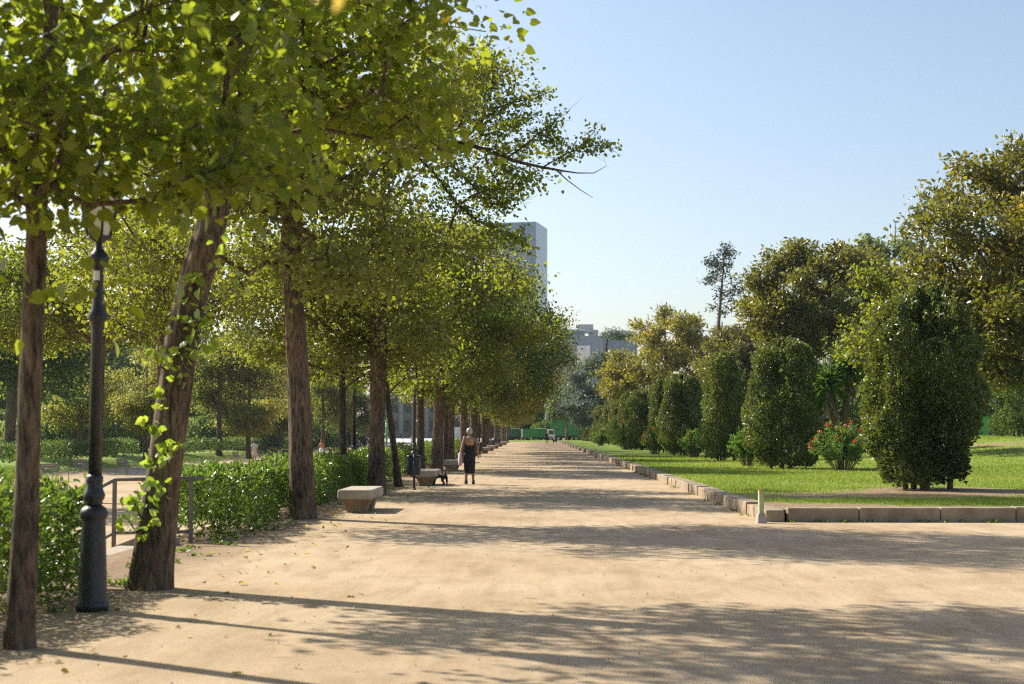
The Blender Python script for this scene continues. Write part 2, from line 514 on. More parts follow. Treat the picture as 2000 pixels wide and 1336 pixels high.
def build_tree(name, loc, trunk, trad, ells, ncl, nleaf, lsize, tm, lmat, bmat, seed, sd=(.34, .34, .2), seg=.45, shell=.55,
               gscale=1.6, gthr=.6, zfork=None, sides=22, ridge=.06, rtip=.006, droop=.35, extra=None, hue=None, flare=1.0, tilt=1.0, updown=.6, step=.09, pad=.85, power=.5, padhue=.10):
    """trunk / ellipsoids are local to loc"""
    rng = rng_(seed)
    root = empty(name, loc)
    # foliage pads: flat groups of twig clusters with open gaps between the pads
    sub = 9
    npad = max(8, ncl // 12)
    C0 = fill(ells, npad * 3, rng, shell, Noise3(seed + 5, gscale), gthr)
    sel = []
    mind = pad * .95
    for c in C0:
        if len(sel) >= npad: break
        if all(((c - q) ** 2).sum() > mind * mind for q in sel[-400:]): sel.append(c)
        elif rng.uniform() < .12: sel.append(c)
    C0 = np.array(sel); sub = max(4, int(round(ncl / len(C0))))
    T = np.repeat(C0, sub, 0) + np.clip(rng.normal(size=(len(C0) * sub, 3)), -1.7, 1.7) * np.array([pad * .55, pad * .55, pad * .26]) * np.repeat(rng.uniform(.6, 1.25, len(C0)), sub)[:, None]
    ph = np.repeat(rng.normal(size=len(C0)), sub)
    if extra is not None:
        T = np.concatenate([T, np.array(extra)]); ph = np.concatenate([ph, np.zeros(len(extra))])
    tp = np.array(trunk, float)
    L = np.concatenate([[0], np.cumsum(np.linalg.norm(np.diff(tp, axis=0), axis=1))])
    s = np.linspace(0, L[-1], max(8, int(L[-1] / .35)))
    TP = np.stack([np.interp(s, L, tp[:, k]) for k in range(3)], 1)
    TR = np.interp(s, L, np.array(trad, float))
    arr, par, rad, nt, D = skeleton(TP, TR, T, rng, seg, zfork, rtip=rtip, power=power)
    V1, F1 = trunk_mesh('trunk', trunk, trad, sides, ridge, seed, flare, step)
    V2, F2 = limb_mesh('branches', arr, par, rad, nt)
    link('trunk', np_mesh('trunk', np.concatenate([V1, V2]), np.concatenate([F1, F2 + len(V1)]), smooth=True), bmat, root)
    D[:, 2] *= .5
    D = nrm(D)
    P, A, Nn = spray(T, D, nleaf, sd, rng, droop, updown, tilt)
    n2 = Noise3(seed + 9, 2.2)
    h = np.clip(rng.beta(1.6, 2.6, size=len(P)) + .08 * n2(P) + padhue * np.repeat(ph, nleaf), 0, 1)
    if hue is not None: h = np.clip(h + hue(P), 0, 1)
    S = lsize * rng.uniform(.45, 1.3, len(P))
    foliage('crown', P, A, Nn, S, tm, h, lmat, root)
    return root

# ------------------------------------------------------------------ shrubs
def hedge_leaves(x0, x1, y0, y1, z1, dens, ls, seed, lump=.10):
    """leaves in the skin of a clipped but grown-out hedge block (local z from 0)"""
    rng = rng_(seed)
    wx, wy = x1 - x0, y1 - y0
    faces = [('t', wx * wy), ('l', wy * z1), ('r', wy * z1), ('f', wx * z1), ('b', wx * z1)]
    nz = Noise3(seed + 1, .55); nb = Noise3(seed + 2, 1.6)
    Ps = []; Ns = []
    for nm, ar in faces:
        n = int(ar * dens)
        u = rng.uniform(size=n); v = rng.uniform(size=n)
        dep = np.abs(rng.normal(size=n)) * .13
        if nm == 't':
            p = np.stack([x0 + u * wx, y0 + v * wy, z1 - dep], 1); no = (0, 0, 1)
        elif nm == 'l':
            p = np.stack([x0 + dep, y0 + u * wy, v * z1], 1); no = (-1, 0, .3)
        elif nm == 'r':
            p = np.stack([x1 - dep, y0 + u * wy, v * z1], 1); no = (1, 0, .3)
        elif nm == 'f':
            p = np.stack([x0 + u * wx, y0 + dep, v * z1], 1); no = (0, -1, .3)
        else:
            p = np.stack([x0 + u * wx, y1 - dep, v * z1], 1); no = (0, 1, .3)
        Ps.append(p); Ns.append(np.tile(np.array(no, float), (n, 1)))
    n = int(wx * wy * z1 * dens * 1.7)
    Ps.append(np.stack([rng.uniform(x0, x1, n), rng.uniform(y0, y1, n), rng.uniform(.05, z1, n)], 1)); Ns.append(np.tile(np.array((0, 0, .6)), (n, 1)))
    P = np.concatenate(Ps); Nn = np.concatenate(Ns)
    cx, cy = (x0 + x1) / 2, (y0 + y1) / 2
    bul = lump * nz(P) + lump * .8 * nb(P)
    hz = P[:, 2] / z1
    P = P + Nn * bul[:, None] * (.5 + .5 * hz[:, None])
    # rounded shoulders, gaps near the ground
    P[:, 0] = cx + (P[:, 0] - cx) * (1 - .18 * hz ** 3)
    keep = ~((hz < .22) & (nz(P * 1.7) > .3))
    P = P[keep]; Nn = Nn[keep]
    shoots = rng.uniform(size=len(P)) < .10
    P[shoots, 2] += rng.uniform(0, .14, shoots.sum()) * (hz[keep][shoots] > .8)
    A = Nn * .7 + rng.normal(size=P.shape) * .55 + np.array([0, 0, .25])
    NN = Nn * .5 + rng.normal(size=P.shape) * .6 + np.array([0, 0, .5])
    S = ls * rng.uniform(.6, 1.25, len(P))
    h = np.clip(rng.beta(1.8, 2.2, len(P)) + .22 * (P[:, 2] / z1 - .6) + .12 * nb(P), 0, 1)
    return P, A, NN, S, h

def make_hedge(name, loc, x0, x1, y0, y1, z1, dens, ls, seed, mat, label, group, tm=OVAL, lump=.1, stems=False):
    root = empty(name, loc)
    tag(root, label, 'hedge', group)
    P, A, NN, S, h = hedge_leaves(x0, x1, y0, y1, z1, dens, ls, seed, lump)
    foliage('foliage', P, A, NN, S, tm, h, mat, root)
    if stems:
        rng = rng_(seed + 77)
        mb = MB()
        k = int((y1 - y0) * 3.0) if (y1 - y0) > (x1 - x0) else int((x1 - x0) * 3)
        for i in range(k):
            x = rng.uniform(x0 + .2, x1 - .2); y = rng.uniform(y0 + .1, y1 - .1)
            mb.tube([(x, y, 0), (x + rng.normal() * .08, y + rng.normal() * .08, z1 * .5), (x + rng.normal() * .2, y + rng.normal() * .2, z1 * .85)], [.022, .016, .006], 5)
        mb.build('stems', M['bark_dark'], root)
    return root

def column_bush(name, loc, h, rx, ry, n, ls, seed, mat, tm=OVAL, stems=5, shoots=True, prof=None, hue=0.0, low=0.04, inner=.35):
    """tall loose clipped shrub: barrel envelope, lumpy skin, upright shoots"""
    rng = rng_(seed)
    root = empty(name, loc)
    nz = Noise3(seed + 1, 1.0); nb = Noise3(seed + 2, .42)
    if prof is None:
        prof = ([0, .04, .12, .3, .5, .7, .85, .94, 1.0], [.76, .86, .94, .99, 1.0, .97, .85, .62, .2])
    m = int(n * 1.25)
    t = rng.uniform(low, 1, m)
    an = rng.uniform(0, 2 * PI, m)
    ins = rng.uniform(size=m) < inner
    q = np.where(ins, rng.uniform(.25, .95, m), 1 - np.abs(rng.normal(size=m)) * .07)
    pr = np.interp(t, *prof)
    d = np.stack([np.cos(an), np.sin(an)], 1)
    f1, f2, f3 = rng.uniform(0, 6.28, 3)
    pr = pr * (1 + .075 * np.cos(3 * an + f1) + .06 * np.cos(5 * an + f2 + 2 * t))
    P = np.stack([d[:, 0] * rx * pr * q, d[:, 1] * ry * pr * q, t * h * (1 - .03 * (1 + np.cos(4 * an + f3)) * t)], 1)
    out = np.stack([d[:, 0], d[:, 1], (t - .5) * 1.1], 1)
    bul = .13 * nz(P) + .10 * nb(P)
    P = P + out * bul[:, None] * min(rx, 1.3)
    keep = (nb(P) < 1.25) | ins
    P = P[keep]; out = out[keep]; t = t[keep]
    k = len(P)
    A = out * .6 + rng.normal(size=P.shape) * .5 + np.array([0, 0, .55])
    Nn = out * 1.0 + rng.normal(size=P.shape) * .55 + np.array([0, 0, .3])
    S = ls * rng.uniform(.6, 1.25, k)
    hh = np.clip(rng.beta(1.5, 2.8, k) + .14 * nz(P) + .12 * (t - .5) + hue, 0, 1)
    if shoots:
        ns = int(26 * rx * 2)
        an2 = rng.uniform(0, 2 * PI, ns); tt = rng.uniform(.45, 1.0, ns)
        pr2 = np.interp(tt, *prof)
        b = np.stack([np.cos(an2) * rx * pr2, np.sin(an2) * ry * pr2, tt * h], 1)
        for i in range(ns):
            ln = rng.uniform(.12, .5) * (.5 + tt[i] * .5)
            dr = nrm(np.array([np.cos(an2[i]) * .5, np.sin(an2[i]) * .5, 1.1]) + rng.normal(size=3) * .2)
            kk = int(9 + ln * 25)
            f = rng.uniform(0, 1, kk)
            p = b[i] + dr * (f * ln)[:, None] + rng.normal(size=(kk, 3)) * .03
            P = np.concatenate([P, p])
            A = np.concatenate([A, dr * .8 + rng.normal(size=(kk, 3)) * .5])
            Nn = np.concatenate([Nn, rng.normal(size=(kk, 3)) + np.array([0, 0, .4])])
            S = np.concatenate([S, ls * rng.uniform(.5, 1, kk)])
            hh = np.concatenate([hh, np.clip(rng.beta(2.6, 2.0, kk) + .1 + hue, 0, 1)])
    foliage('foliage', P, A, Nn, S, tm, hh, mat, root)
    for i in range(stems):
        mb = MB()
        a = 2 * PI * i / max(stems, 1) + rng.uniform(-.4, .4); r = rng.uniform(.1, .55) * rx
        x, y = math.cos(a) * r, math.sin(a) * r * (ry / rx)
        mb.tube([(x, y, -.05), (x * 1.05 + rng.normal() * .04, y * 1.05 + rng.normal() * .04, h * .22), (x * 1.2, y * 1.2, h * .5), (x * 1.1, y * 1.1, h * .8)], [.075, .055, .035, .012], 7)
        mb.build('stem', M['bark_pale'], root)
    return root

def oleander(name, loc, h, r, seed, flowers=14, n=2600, ls=.17):
    rng = rng_(seed)
    root = empty(name, loc)
    ns = int(70 * r)
    Ps, As, Ns = [], [], []
    tips = []
    mb = MB()
    for i in range(ns):
        a = rng.uniform(0, 2 * PI); sp = rng.uniform(0, 1) ** .6 * r
        hh = h * rng.uniform(.72, 1.08) * math.sqrt(max(.12, 1 - .75 * (sp / r) ** 2))
        b = np.array([math.cos(a) * sp * .25, math.sin(a) * sp * .25, 0]); e = np.array([math.cos(a) * sp, math.sin(a) * sp, hh])
        mid = (b + e) / 2 + np.array([0, 0, .15 * h])
        mb.tube([b, mid, e], [.012, .009, .004], 4, cap=False)
        k = n // ns
        f = rng.uniform(.15, 1, k) ** .8
        p = np.where(f[:, None] < .5, b + (mid - b) * (f * 2)[:, None], mid + (e - mid) * (f * 2 - 1)[:, None])
        p = p + rng.normal(size=p.shape) * .02
        d = nrm(rng.normal(size=p.shape) + np.array([math.cos(a) * .3, math.sin(a) * .3, .75]))
        Ps.append(p); As.append(d); Ns.append(rng.normal(size=p.shape) * .6 + np.array([0, 0, .8]))
        tips.append(e)
    P = np.concatenate(Ps); A = np.concatenate(As); Nn = np.concatenate(Ns)
    foliage('foliage', P, A, Nn, ls * rng.uniform(.6, 1.2, len(P)), LANCE, np.clip(rng.beta(2, 2.2, len(P)), 0, 1), M['oleander'], root)
    mb.build('stems', M['bark_pale'], root)
    if flowers:
        tp = np.array(tips); tp = tp[rng.permutation(len(tp))[:flowers]]
        for e in tp:
            c = e + np.clip(rng.normal(size=(16, 3)), -1.3, 1.3) * .035
            foliage('flower', c, rng.normal(size=c.shape), rng.normal(size=c.shape), .06 * rng.uniform(.7, 1.2, len(c)), MID, rng.uniform(size=len(c)), M['red'], root)
    return root

# ------------------------------------------------------------------ street furniture
def street_lamp(loc, label, group='cast iron lamp posts along the tree row', sticker=False, h=1.0):
    root = empty('street_lamp', loc)
    tag(root, label, 'street lamp', group)
    b = MB()
    b.lathe([(.142, 0), (.142, .07), (.130, .085), (.126, .10), (.116, .4), (.100, .78), (.100, .80), (.118, .82), (.122, .86), (.106, .90), (.070, .925)], n=20)
    b.build('base', M['iron'], root)
    b = MB()
    b.lathe([(.070, .925), (.064, .95), (.088, .985), (.094, 1.02), (.078, 1.06), (.066, 1.10), (.074, 1.14), (.074, 1.18), (.056, 1.20)], n=18, flute=.05, nf=9)
    b.build('collar', M['iron'], root)
    b = MB()
    b.lathe([(.055, 1.2), (.050, 2.48), (.056, 2.5), (.058, 2.55), (.085, 2.58), (.088, 2.61), (.06, 2.66), (.052, 2.70), (.046, 2.72), (.043, 3.02),
             (.05, 3.04), (.08, 3.08), (.092, 3.12), (.085, 3.16), (.05, 3.20), (.03, 3.24), (.03, 3.30)], n=18, flute=.03, nf=9)
    b.build('pole', M['iron'], root)
    if sticker:
        s = MB()
        n = 6
        vs = []
        for k in range(n + 1):
            a = -PI / 2 - .75 + 1.3 * k / n
            for z in (2.93, 3.015):
                vs.append((.047 * math.cos(a), .047 * math.sin(a), z))
        s.add(vs, [(2 * k, 2 * k + 2, 2 * k + 3, 2 * k + 1) for k in range(n)], True)
        s.build('sticker', M['white'], root)
    l = MB()
    n = 6
    for k in range(n):
        a = 2 * PI * k / n
        l.tube([(.10 * math.cos(a), .10 * math.sin(a), 3.32), (.19 * math.cos(a), .19 * math.sin(a), 3.74)], .012, 5)
    l.lathe([(.03, 3.27), (.115, 3.31), (.115, 3.33)], n=6, smooth=False)
    l.lathe([(.215, 3.74), (.215, 3.77), (.13, 3.86), (.10, 3.93), (.05, 3.96), (.03, 4.0), (.035, 4.04), (.008, 4.12)], n=12)
    lo = l.build('lantern', M['iron'], root)
    g = MB(); g.lathe([(.092, 3.33), (.178, 3.74)], n=6, smooth=False)
    g.build('glass', M['glass_lamp'], lo)
    return root

def stone_bench(loc, rz=0.0):
    root = empty('stone_bench', loc, rz)
    t = MB(); t.box((0, 1.0, .355), (.70, 2.0, .20))
    t.build('seat', M['stone'], root, bevel=.05, seg=4)
    b = MB()
    for y0, y1 in ((.05, .80), (1.20, 1.95)):
        R = []; yc = (y0 + y1) / 2; hy = (y1 - y0) / 2
        for z, w, f in ((0, .185, .62), (.05, .19, .64), (.13, .215, .74), (.20, .26, .88), (.2545, .315, 1.0)):
            R.append([(-w, yc - hy * f, z), (w, yc - hy * f, z), (w, yc + hy * f, z), (-w, yc + hy * f, z)])
        b.add([q for r in R for q in r], [(0, 3, 2, 1), (16, 17, 18, 19)] + [(4 * i + k, 4 * i + (k + 1) % 4, 4 * i + 4 + (k + 1) % 4, 4 * i + 4 + k) for i in range(4) for k in range(4)])
        b.build('leg', M['stone_dark'], root, bevel=.012)
        b = MB()
    return root

def litter_bin(loc, rz=0.0):
    root = empty('litter_bin', loc, rz)
    p = MB(); p.tube([(0, -.235, 0), (0, -.235, .97)], .035, 10)
    p.lathe([(.055, 0), (.055, .03), (.038, .05)], (0, -.235, 0), 12)
    p.build('post', M['iron_bin'], root)
    b = MB()
    b.lathe([(.17, .40), (.185, .42), (.20, .9), (.20, .93), (.188, .93), (.18, .45)], n=24, flute=.012, nf=24)
    b.build('basket', M['iron_bin'], root)
    r = MB()
    n = 24
    for z, rr in ((.93, .205), (.90, .203)):
        r.tube([(rr * math.cos(2 * PI * k / n), rr * math.sin(2 * PI * k / n), z) for k in range(n + 1)], .014, 6, cap=False)
    r.tube([(0, -.235, .75), (0, -.19, .75)], .02, 6)
    r.build('rim', M['iron_bin'], root)
    return root

def park_chair(loc, rz, width=1.0):
    """slatted armchair bench on a metal frame, front towards +x"""
    root = empty('park_bench', loc, rz)
    w = width / 2
    s = MB()
    for i in range(6):
        s.box((.02 + i * .085, 0, .43 + .006 * i), (.07, width, .028))
    s.build('seat', M['slat'], root)
    b = MB()
    for i in range(5):
        b.box((-.06 - i * .028, 0, .50 + i * .085), (.026, width, .07), 0, 1, 0)
    b.build('backrest', M['slat'], root)
    for sg in (-1, 1):
        y = sg * (w - .05)
        l = MB(); l.tube([(.5, y, 0), (.47, y, .42), (.46, y, .62)], .018, 6); l.build('leg', M['chairmetal'], root)
        l = MB(); l.tube([(-.20, y, 0), (-.03, y, .42), (-.19, y, .90)], .018, 6); l.build('leg', M['chairmetal'], root)
        a = MB(); a.tube([(.50, y, .60), (.42, y, .645), (.1, y, .645), (-.11, y, .62)], .02, 6); a.build('armrest', M['chairmetal'], root)
    return root

# ------------------------------------------------------------------ people
def skin_mesh(name, J, E, root, mat, parent, sub=2):
    """J: list of (pos, radius or (rx, ry)); E: edges -> one continuous skinned surface"""
    me = bpy.data.meshes.new(name)
    me.from_pydata([tuple(j[0]) for j in J], E, [])
    o = link(name, me)
    mod = o.modifiers.new('skin', 'SKIN'); mod.use_smooth_shade = True; mod.branch_smoothing = .6
    lay = me.skin_vertices[0].data if me.skin_vertices else None
    if lay is None:
        bm = bmesh.new(); bm.from_mesh(me); bm.verts.layers.skin.verify(); bm.to_mesh(me); bm.free()
        lay = me.skin_vertices[0].data
    for i, j in enumerate(J):
        r = j[1] if hasattr(j[1], '__len__') else (j[1], j[1])
        lay[i].radius = r
        lay[i].use_root = (i == root)
    s = o.modifiers.new('sub', 'SUBSURF'); s.levels = sub; s.render_levels = sub
    dg = bpy.context.evaluated_depsgraph_get()
    dg.update()
    m2 = bpy.data.meshes.new_from_object(o.evaluated_get(dg))
    bpy.data.objects.remove(o); bpy.data.meshes.remove(me)
    m2.name = name
    m2.polygons.foreach_set('use_smooth', [True] * len(m2.polygons))
    m2.materials.clear()
    return link(name, m2, mat, parent)

def rings(mb, R, n=18):
    """loft of elliptic rings (cx, cy, z, rx, ry)"""
    vs = []; fs = []
    for cx, cy, z, rx, ry in R:
        for k in range(n):
            a = 2 * PI * k / n
            vs.append((cx + rx * math.cos(a), cy + ry * math.sin(a), z))
    for i in range(len(R) - 1):
        for k in range(n):
            a = i * n + k; b = i * n + (k + 1) % n
            fs.append((a, b, b + n, a + n))
    mb.add(vs, fs, True)
    b = len(mb.v) - len(vs)
    mb.f.append(tuple(b + k for k in reversed(range(n)))); mb.sm.append(False)
    e = b + (len(R) - 1) * n
    mb.f.append(tuple(e + k for k in range(n))); mb.sm.append(False)
    return mb

def person(loc, rz, H, label, skin, armL=None, armR=None, legL=None, legR=None, female=False, group=None, turn=0.0, torso_mat=None):
    """walks towards local +y; arm lists are elbow, wrist; leg lists are knee, ankle (for H = 1.7)"""
    k = H / 1.7
    root = empty('person', loc, rz)
    tag(root, label, 'person', group)
    sw = .165 if female else .19
    armL = armL or [(-.235, .0, 1.13), (-.25, .05, .89)]
    armR = armR or [(.235, -.02, 1.13), (.25, .03, .89)]
    legL = legL or [(-.10, .06, .50), (-.10, -.02, .085)]
    legR = legR or [(.10, .02, .50), (.10, -.16, .10)]
    J = []; E = []
    def j(p, r, par=None):
        J.append((tuple(q * k for q in p), tuple(q * k for q in r) if hasattr(r, '__len__') else r * k))
        if par is not None: E.append((par, len(J) - 1))
        return len(J) - 1
    pel = j((0, 0, .93), (.150, .105))
    wai = j((0, 0, 1.08), (.118, .09) if female else (.135, .10), pel)
    che = j((0, .0, 1.27), (.145, .10) if female else (.17, .115), wai)
    upc = j((0, -.005, 1.385), (.12, .075), che)
    nec = j((0, 0, 1.455), (.052, .052), upc)
    hd0 = j((0, .015, 1.515), (.062, .07), nec)
    hd1 = j((.0, .02, 1.59), (.078, .092), hd0)
    hd2 = j((0, .012, 1.66), (.062, .072), hd1)
    nx, ny = math.sin(-turn), math.cos(turn)
    j((nx * .085 + 0, .02 + ny * .085, 1.575), (.014, .016), hd1)          # nose
    for s in (-1, 1):
        ex, ey = s * math.cos(turn), s * math.sin(turn)
        j((ex * .082, .015 + ey * .082, 1.585), (.010, .018), hd1)          # ear
    for s, arm, leg in ((-1, armL, legL), (1, armR, legR)):
        sh = j((s * sw, 0, 1.38), (.058, .06), upc)
        el = j(arm[0], .041, sh)
        wr = j(arm[1], .029, el)
        d = (Vector(arm[1]) - Vector(arm[0])).normalized()
        pv = Vector(arm[1]) + d * .055
        pa = j(pv, (.036, .022), wr)
        f = Vector((0, 1, 0)); f = (f - d * f.dot(d)).normalized()
        curl = Vector((-s, 0, 0)); curl = (curl - d * curl.dot(d)).normalized()
        for q, (off, ln) in enumerate(((-.028, .062), (-.01, .074), (.009, .078), (.027, .070))):
            a = pv + f * off + d * .035
            m1 = j(a, .0095, pa)
            m2 = j(a + d * ln * .55 + curl * .008, .0085, m1)
            j(a + d * ln + curl * .028, .0075, m2)
        t0 = j(pv + f * .036 - d * .004, .011, pa)
        j(pv + f * .056 + d * .034 + curl * .012, .009, t0)
        hip = j((s * .088, 0, .86), .092, pel)
        kn = j(leg[0], .056, hip)
        cal = j(tuple(Vector(leg[0]) * .62 + Vector(leg[1]) * .38 + Vector((0, -.018, 0))), .055, kn)
        an = j(leg[1], .036, cal)
        he = j((leg[1][0], leg[1][1] - .02, leg[1][2] - .045), .036, an)
        j((leg[1][0] + s * .02, leg[1][1] + .13, leg[1][2] - .055), (.04, .024), he)
    body = skin_mesh('body', J, E, 0, skin, root)
    return root, k, legL, legR

def hair(root, k, mat, long=0.0, bun=False):
    m = MB()
    R = [(0, -.012, 1.535 - long, .050, .05)]
    if long: R.append((0, -.03, 1.50 - long * .5, .07, .05))
    R += [(0, -.012, 1.56, .082, .078), (0, .0, 1.61, .094, .100), (0, .004, 1.66, .088, .096), (0, .004, 1.70, .062, .068), (0, .004, 1.718, .02, .02)]
    rings(m, [(a * k, (b - .012) * k, c * k, d * k, e * k) for a, b, c, d, e in R])
    if bun:
        m.lathe([(.0, -.055), (.03, -.045), (.05, -.01), (.045, .025), (.02, .045), (.0, .05)], (0, -.06 * k, 1.70 * k), 10)
    return m.build('hair', mat, root)

def shirt(root, k, mat, sleeves=True, armL=None, armR=None, z0=.92, female=False, straps=False):
    m = MB()
    g = 1.16
    R = [(0, 0, z0, .168, .125), (0, 0, .98, .165, .122), (0, 0, 1.08, .142, .11), (0, 0, 1.27, .178, .13), (0, 0, 1.37, .175, .105), (0, 0, 1.43, .10, .075)]
    if straps: R = [(0, 0, z0, .15, .115), (0, 0, 1.08, .137, .108), (0, 0, 1.2, .158, .12), (0, 0, 1.3, .165, .12)]
    rings(m, [(a * k, b * k, c * k, d * k, e * k) for a, b, c, d, e in R])
    if sleeves:
        for s, arm in ((-1, armL or [(-.235, .0, 1.13)]), (1, armR or [(.235, -.02, 1.13)])):
            a = Vector((s * .16, 0, 1.385)); b = Vector(arm[0])
            m.tube([(a) * k, (a.lerp(b, .35)) * k, (a.lerp(b, .85)) * k], [.072 * k, .072 * k, .062 * k], 12)
    return m.build('shirt', mat, root)

def shorts(root, k, mat, legL, legR, frac=.9, flare=1.0):
    m = MB()
    rings(m, [(0, 0, .98 * k, .155 * k, .118 * k), (0, 0, .9 * k, .178 * k, .13 * k), (0, 0, .80 * k, .182 * k, .128 * k)])
    for s, leg in ((-1, legL), (1, legR)):
        a = Vector((s * .088, 0, .86)); b = Vector(leg[0])
        m.tube([a * k, a.lerp(b, .5) * k, a.lerp(b, frac) * k], [.10 * k, .098 * k * flare, .088 * k * flare], 12)
    return m.build('shorts', mat, root)

def shoes(root, k, mat, legL, legR, boot=.05):
    for leg in (legL, legR):
        x, y, z = leg[1]
        m = MB()
        rings(m, [(x * k, (y + .035) * k, (z - .085) * k, .046 * k, .125 * k), (x * k, (y + .035) * k, (z - .06) * k, .05 * k, .128 * k),
                  (x * k, (y + .012) * k, (z - .02) * k, .048 * k, .088 * k), (x * k, y * k, (z + boot) * k, .045 * k, .05 * k)], 14)
        m.build('shoe', mat, root)

def dog(loc, rz, label, mat, head_down=True, tail_up=True, s=1.0):
    root = empty('dog', loc, rz)
    tag(root, label, 'dog', None)
    J = []; E = []
    def j(p, r, par=None):
        J.append((tuple(q * s for q in p), r * s))
        if par is not None: E.append((par, len(J) - 1))
        return len(J) - 1
    hip = j((0, -.15, .27), .062)
    mid = j((0, 0, .275), .066, hip)
    che = j((0, .14, .265), .078, mid)
    nz = .24 if head_down else .36
    ne = j((0, .235, .25 if head_down else .33), .048, che)
    hd = j((0, .31, .17 if head_down else .39), .05, ne)
    j((0, .385, .10 if head_down else .37), .024, hd)
    for sg in (-1, 1):
        e = j((sg * .04, .295, .215 if head_down else .435), .016, hd)
        j((sg * .062, .29, .20 if head_down else .45), .010, e)
        f = j((sg * .05, .15, .19), .034, che); f2 = j((sg * .052, .135, .10), .02, f); f3 = j((sg * .052, .15, .022), .016, f2); j((sg * .052, .185, .014), .014, f3)
        b = j((sg * .055, -.13, .20), .044, hip); b1 = j((sg * .058, -.11, .135), .026, b); b2 = j((sg * .058, -.175, .085), .016, b1); b3 = j((sg * .058, -.16, .02), .015, b2); j((sg * .058, -.125, .013), .014, b3)
    t = j((0, -.215, .30), .018, hip); t = j((0, -.25, .37 if tail_up else .25), .013, t); j((0, -.25, .46 if tail_up else .2), .008, t)
    skin_mesh('body', J, E, 0, mat, root)
    c = MB(); n = 12
    zc = .262 if head_down else .31; yc = .20
    c.tube([((.056 * math.cos(2 * PI * q / n)) * s, (yc + .015 * math.sin(2 * PI * q / n)) * s, (zc + .056 * math.sin(2 * PI * q / n)) * s) for q in range(n + 1)], .007 * s, 5, cap=False)
    c.build('collar', M['red_cloth'], root)
    return root

# ------------------------------------------------------------------ vehicles
def wheel(x, y, r, w, parent):
    t = MB(); n = 20
    vs = []; 
    prof = [(r * .62, -w / 2), (r * .93, -w / 2), (r, -w * .35), (r, w * .35), (r * .93, w / 2), (r * .62, w / 2)]
    for q, yy in prof:
        for k in range(n):
            a = 2 * PI * k / n
            vs.append((x + q * math.cos(a), y + yy, r + q * math.sin(a)))
    fs = []
    for i in range(len(prof) - 1):
        for k in range(n):
            fs.append((i * n + k, i * n + (k + 1) % n, (i + 1) * n + (k + 1) % n, (i + 1) * n + k))
    t.add(vs, fs, True)
    o = t.build('wheel', M['rubber'], parent)
    h = MB(); h.tube([(x, y - w * .40, r), (x, y + w * .40, r)], r * .60, 14)
    h.build('rim', M['chrome'], o)
    return o

def truck(loc, rz, label, group, tank=False):
    """small green skip lorry, drives towards +x, 6.2 m long"""
    root = empty('truck', loc, rz); tag(root, label, 'truck', group)
    c = MB()
    c.prism([(1.35, .55), (2.72, .55), (2.86, .75), (2.82, 1.15), (2.62, 2.05), (2.5, 2.16), (1.38, 2.2), (1.35, 2.1)], -.95, .95)
    c.build('cab', M['white'], root, bevel=.05)
    for s in (-1, 1):
        w = MB(); w.prism([(1.72, 1.22), (2.62, 1.22), (2.46, 1.95), (1.72, 1.98)], s * .955 - .012, s * .955 + .012)
        w.build('window', M['darkglass'], root)
        h = MB(); h.box((2.86, s * .7, .82), (.06, .3, .2)); h.build('headlight', M['glass_lamp'], root)
        mr = MB(); mr.box((2.75, s * 1.12, 1.62), (.08, .16, .42)); mr.tube([(2.7, s * .95, 1.8), (2.75, s * 1.12, 1.78)], .02, 6); mr.build('mirror', M['rubber'], root)
    w = MB(); w.add([(2.845, -.82, 1.2), (2.845, .82, 1.2), (2.66, .78, 1.98), (2.66, -.78, 1.98)], [(0, 1, 2, 3)]); w.build('windscreen', M['darkglass'], root)
    ch = MB(); ch.box((-.5, 0, .56), (5.2, .8, .22)); ch.box((.2, 0, .40), (1.2, 1.9, .25)); ch.build('chassis', M['rubber'], root)
    b = MB()
    b.box((-1.0, 0, 1.48), (4.2, 1.98, 1.5))
    for i in range(8):
        for s in (-1, 1):
            b.box((-2.95 + i * .56, s * 1.03, 1.48), (.07, .08, 1.44))
    for s in (-1, 1):
        b.box((-1.0, s * 1.04, 2.2), (4.24, .1, .09)); b.box((-1.0, s * 1.04, .78), (4.24, .1, .09))
    b.build('container', M['green_dark'] if tank else M['green_paint'], root)
    t = MB(); t.box((.3, 0, 2.30), (1.7, 1.5, .12)); t.build('cover', M['white'], root, bevel=.03)
    for x in (2.05, -1.6):
        for s in (-1, 1): wheel(x, s * .84, .42, .28, root)
    return root

def car(loc, rz, label, mat, group=None):
    root = empty('parked_car', loc, rz); tag(root, label, 'car', group)
    b = MB()
    b.prism([(-2.0, .32), (2.05, .30), (2.12, .55), (2.0, .80), (1.1, .93), (-1.9, .98), (-2.1, .8), (-2.1, .45)], -.85, .85)
    b.prism([(1.1, .935), (.45, 1.40), (-1.2, 1.46), (-1.95, .985)], -.72, .72)
    b.build('body', mat, root, bevel=.06)
    for s in (-1, 1):
        w = MB(); w.prism([(.92, .98), (.40, 1.34), (-1.15, 1.39), (-1.62, 1.02)], s * .725 - .01, s * .725 + .01); w.build('window', M['darkglass'], root)
    w = MB(); w.add([(1.085, -.62, .965), (1.085, .62, .965), (.50, .56, 1.385), (.50, -.56, 1.385)], [(0, 1, 2, 3)]); w.build('windscreen', M['darkglass'], root)
    for x in (1.3, -1.3):
        for s in (-1, 1): wheel(x, s * .76, .31, .2, root)
    for s in (-1, 1):
        h = MB(); h.box((2.07, s * .6, .66), (.06, .3, .12)); h.build('headlight', M['glass_lamp'], root)
    return root

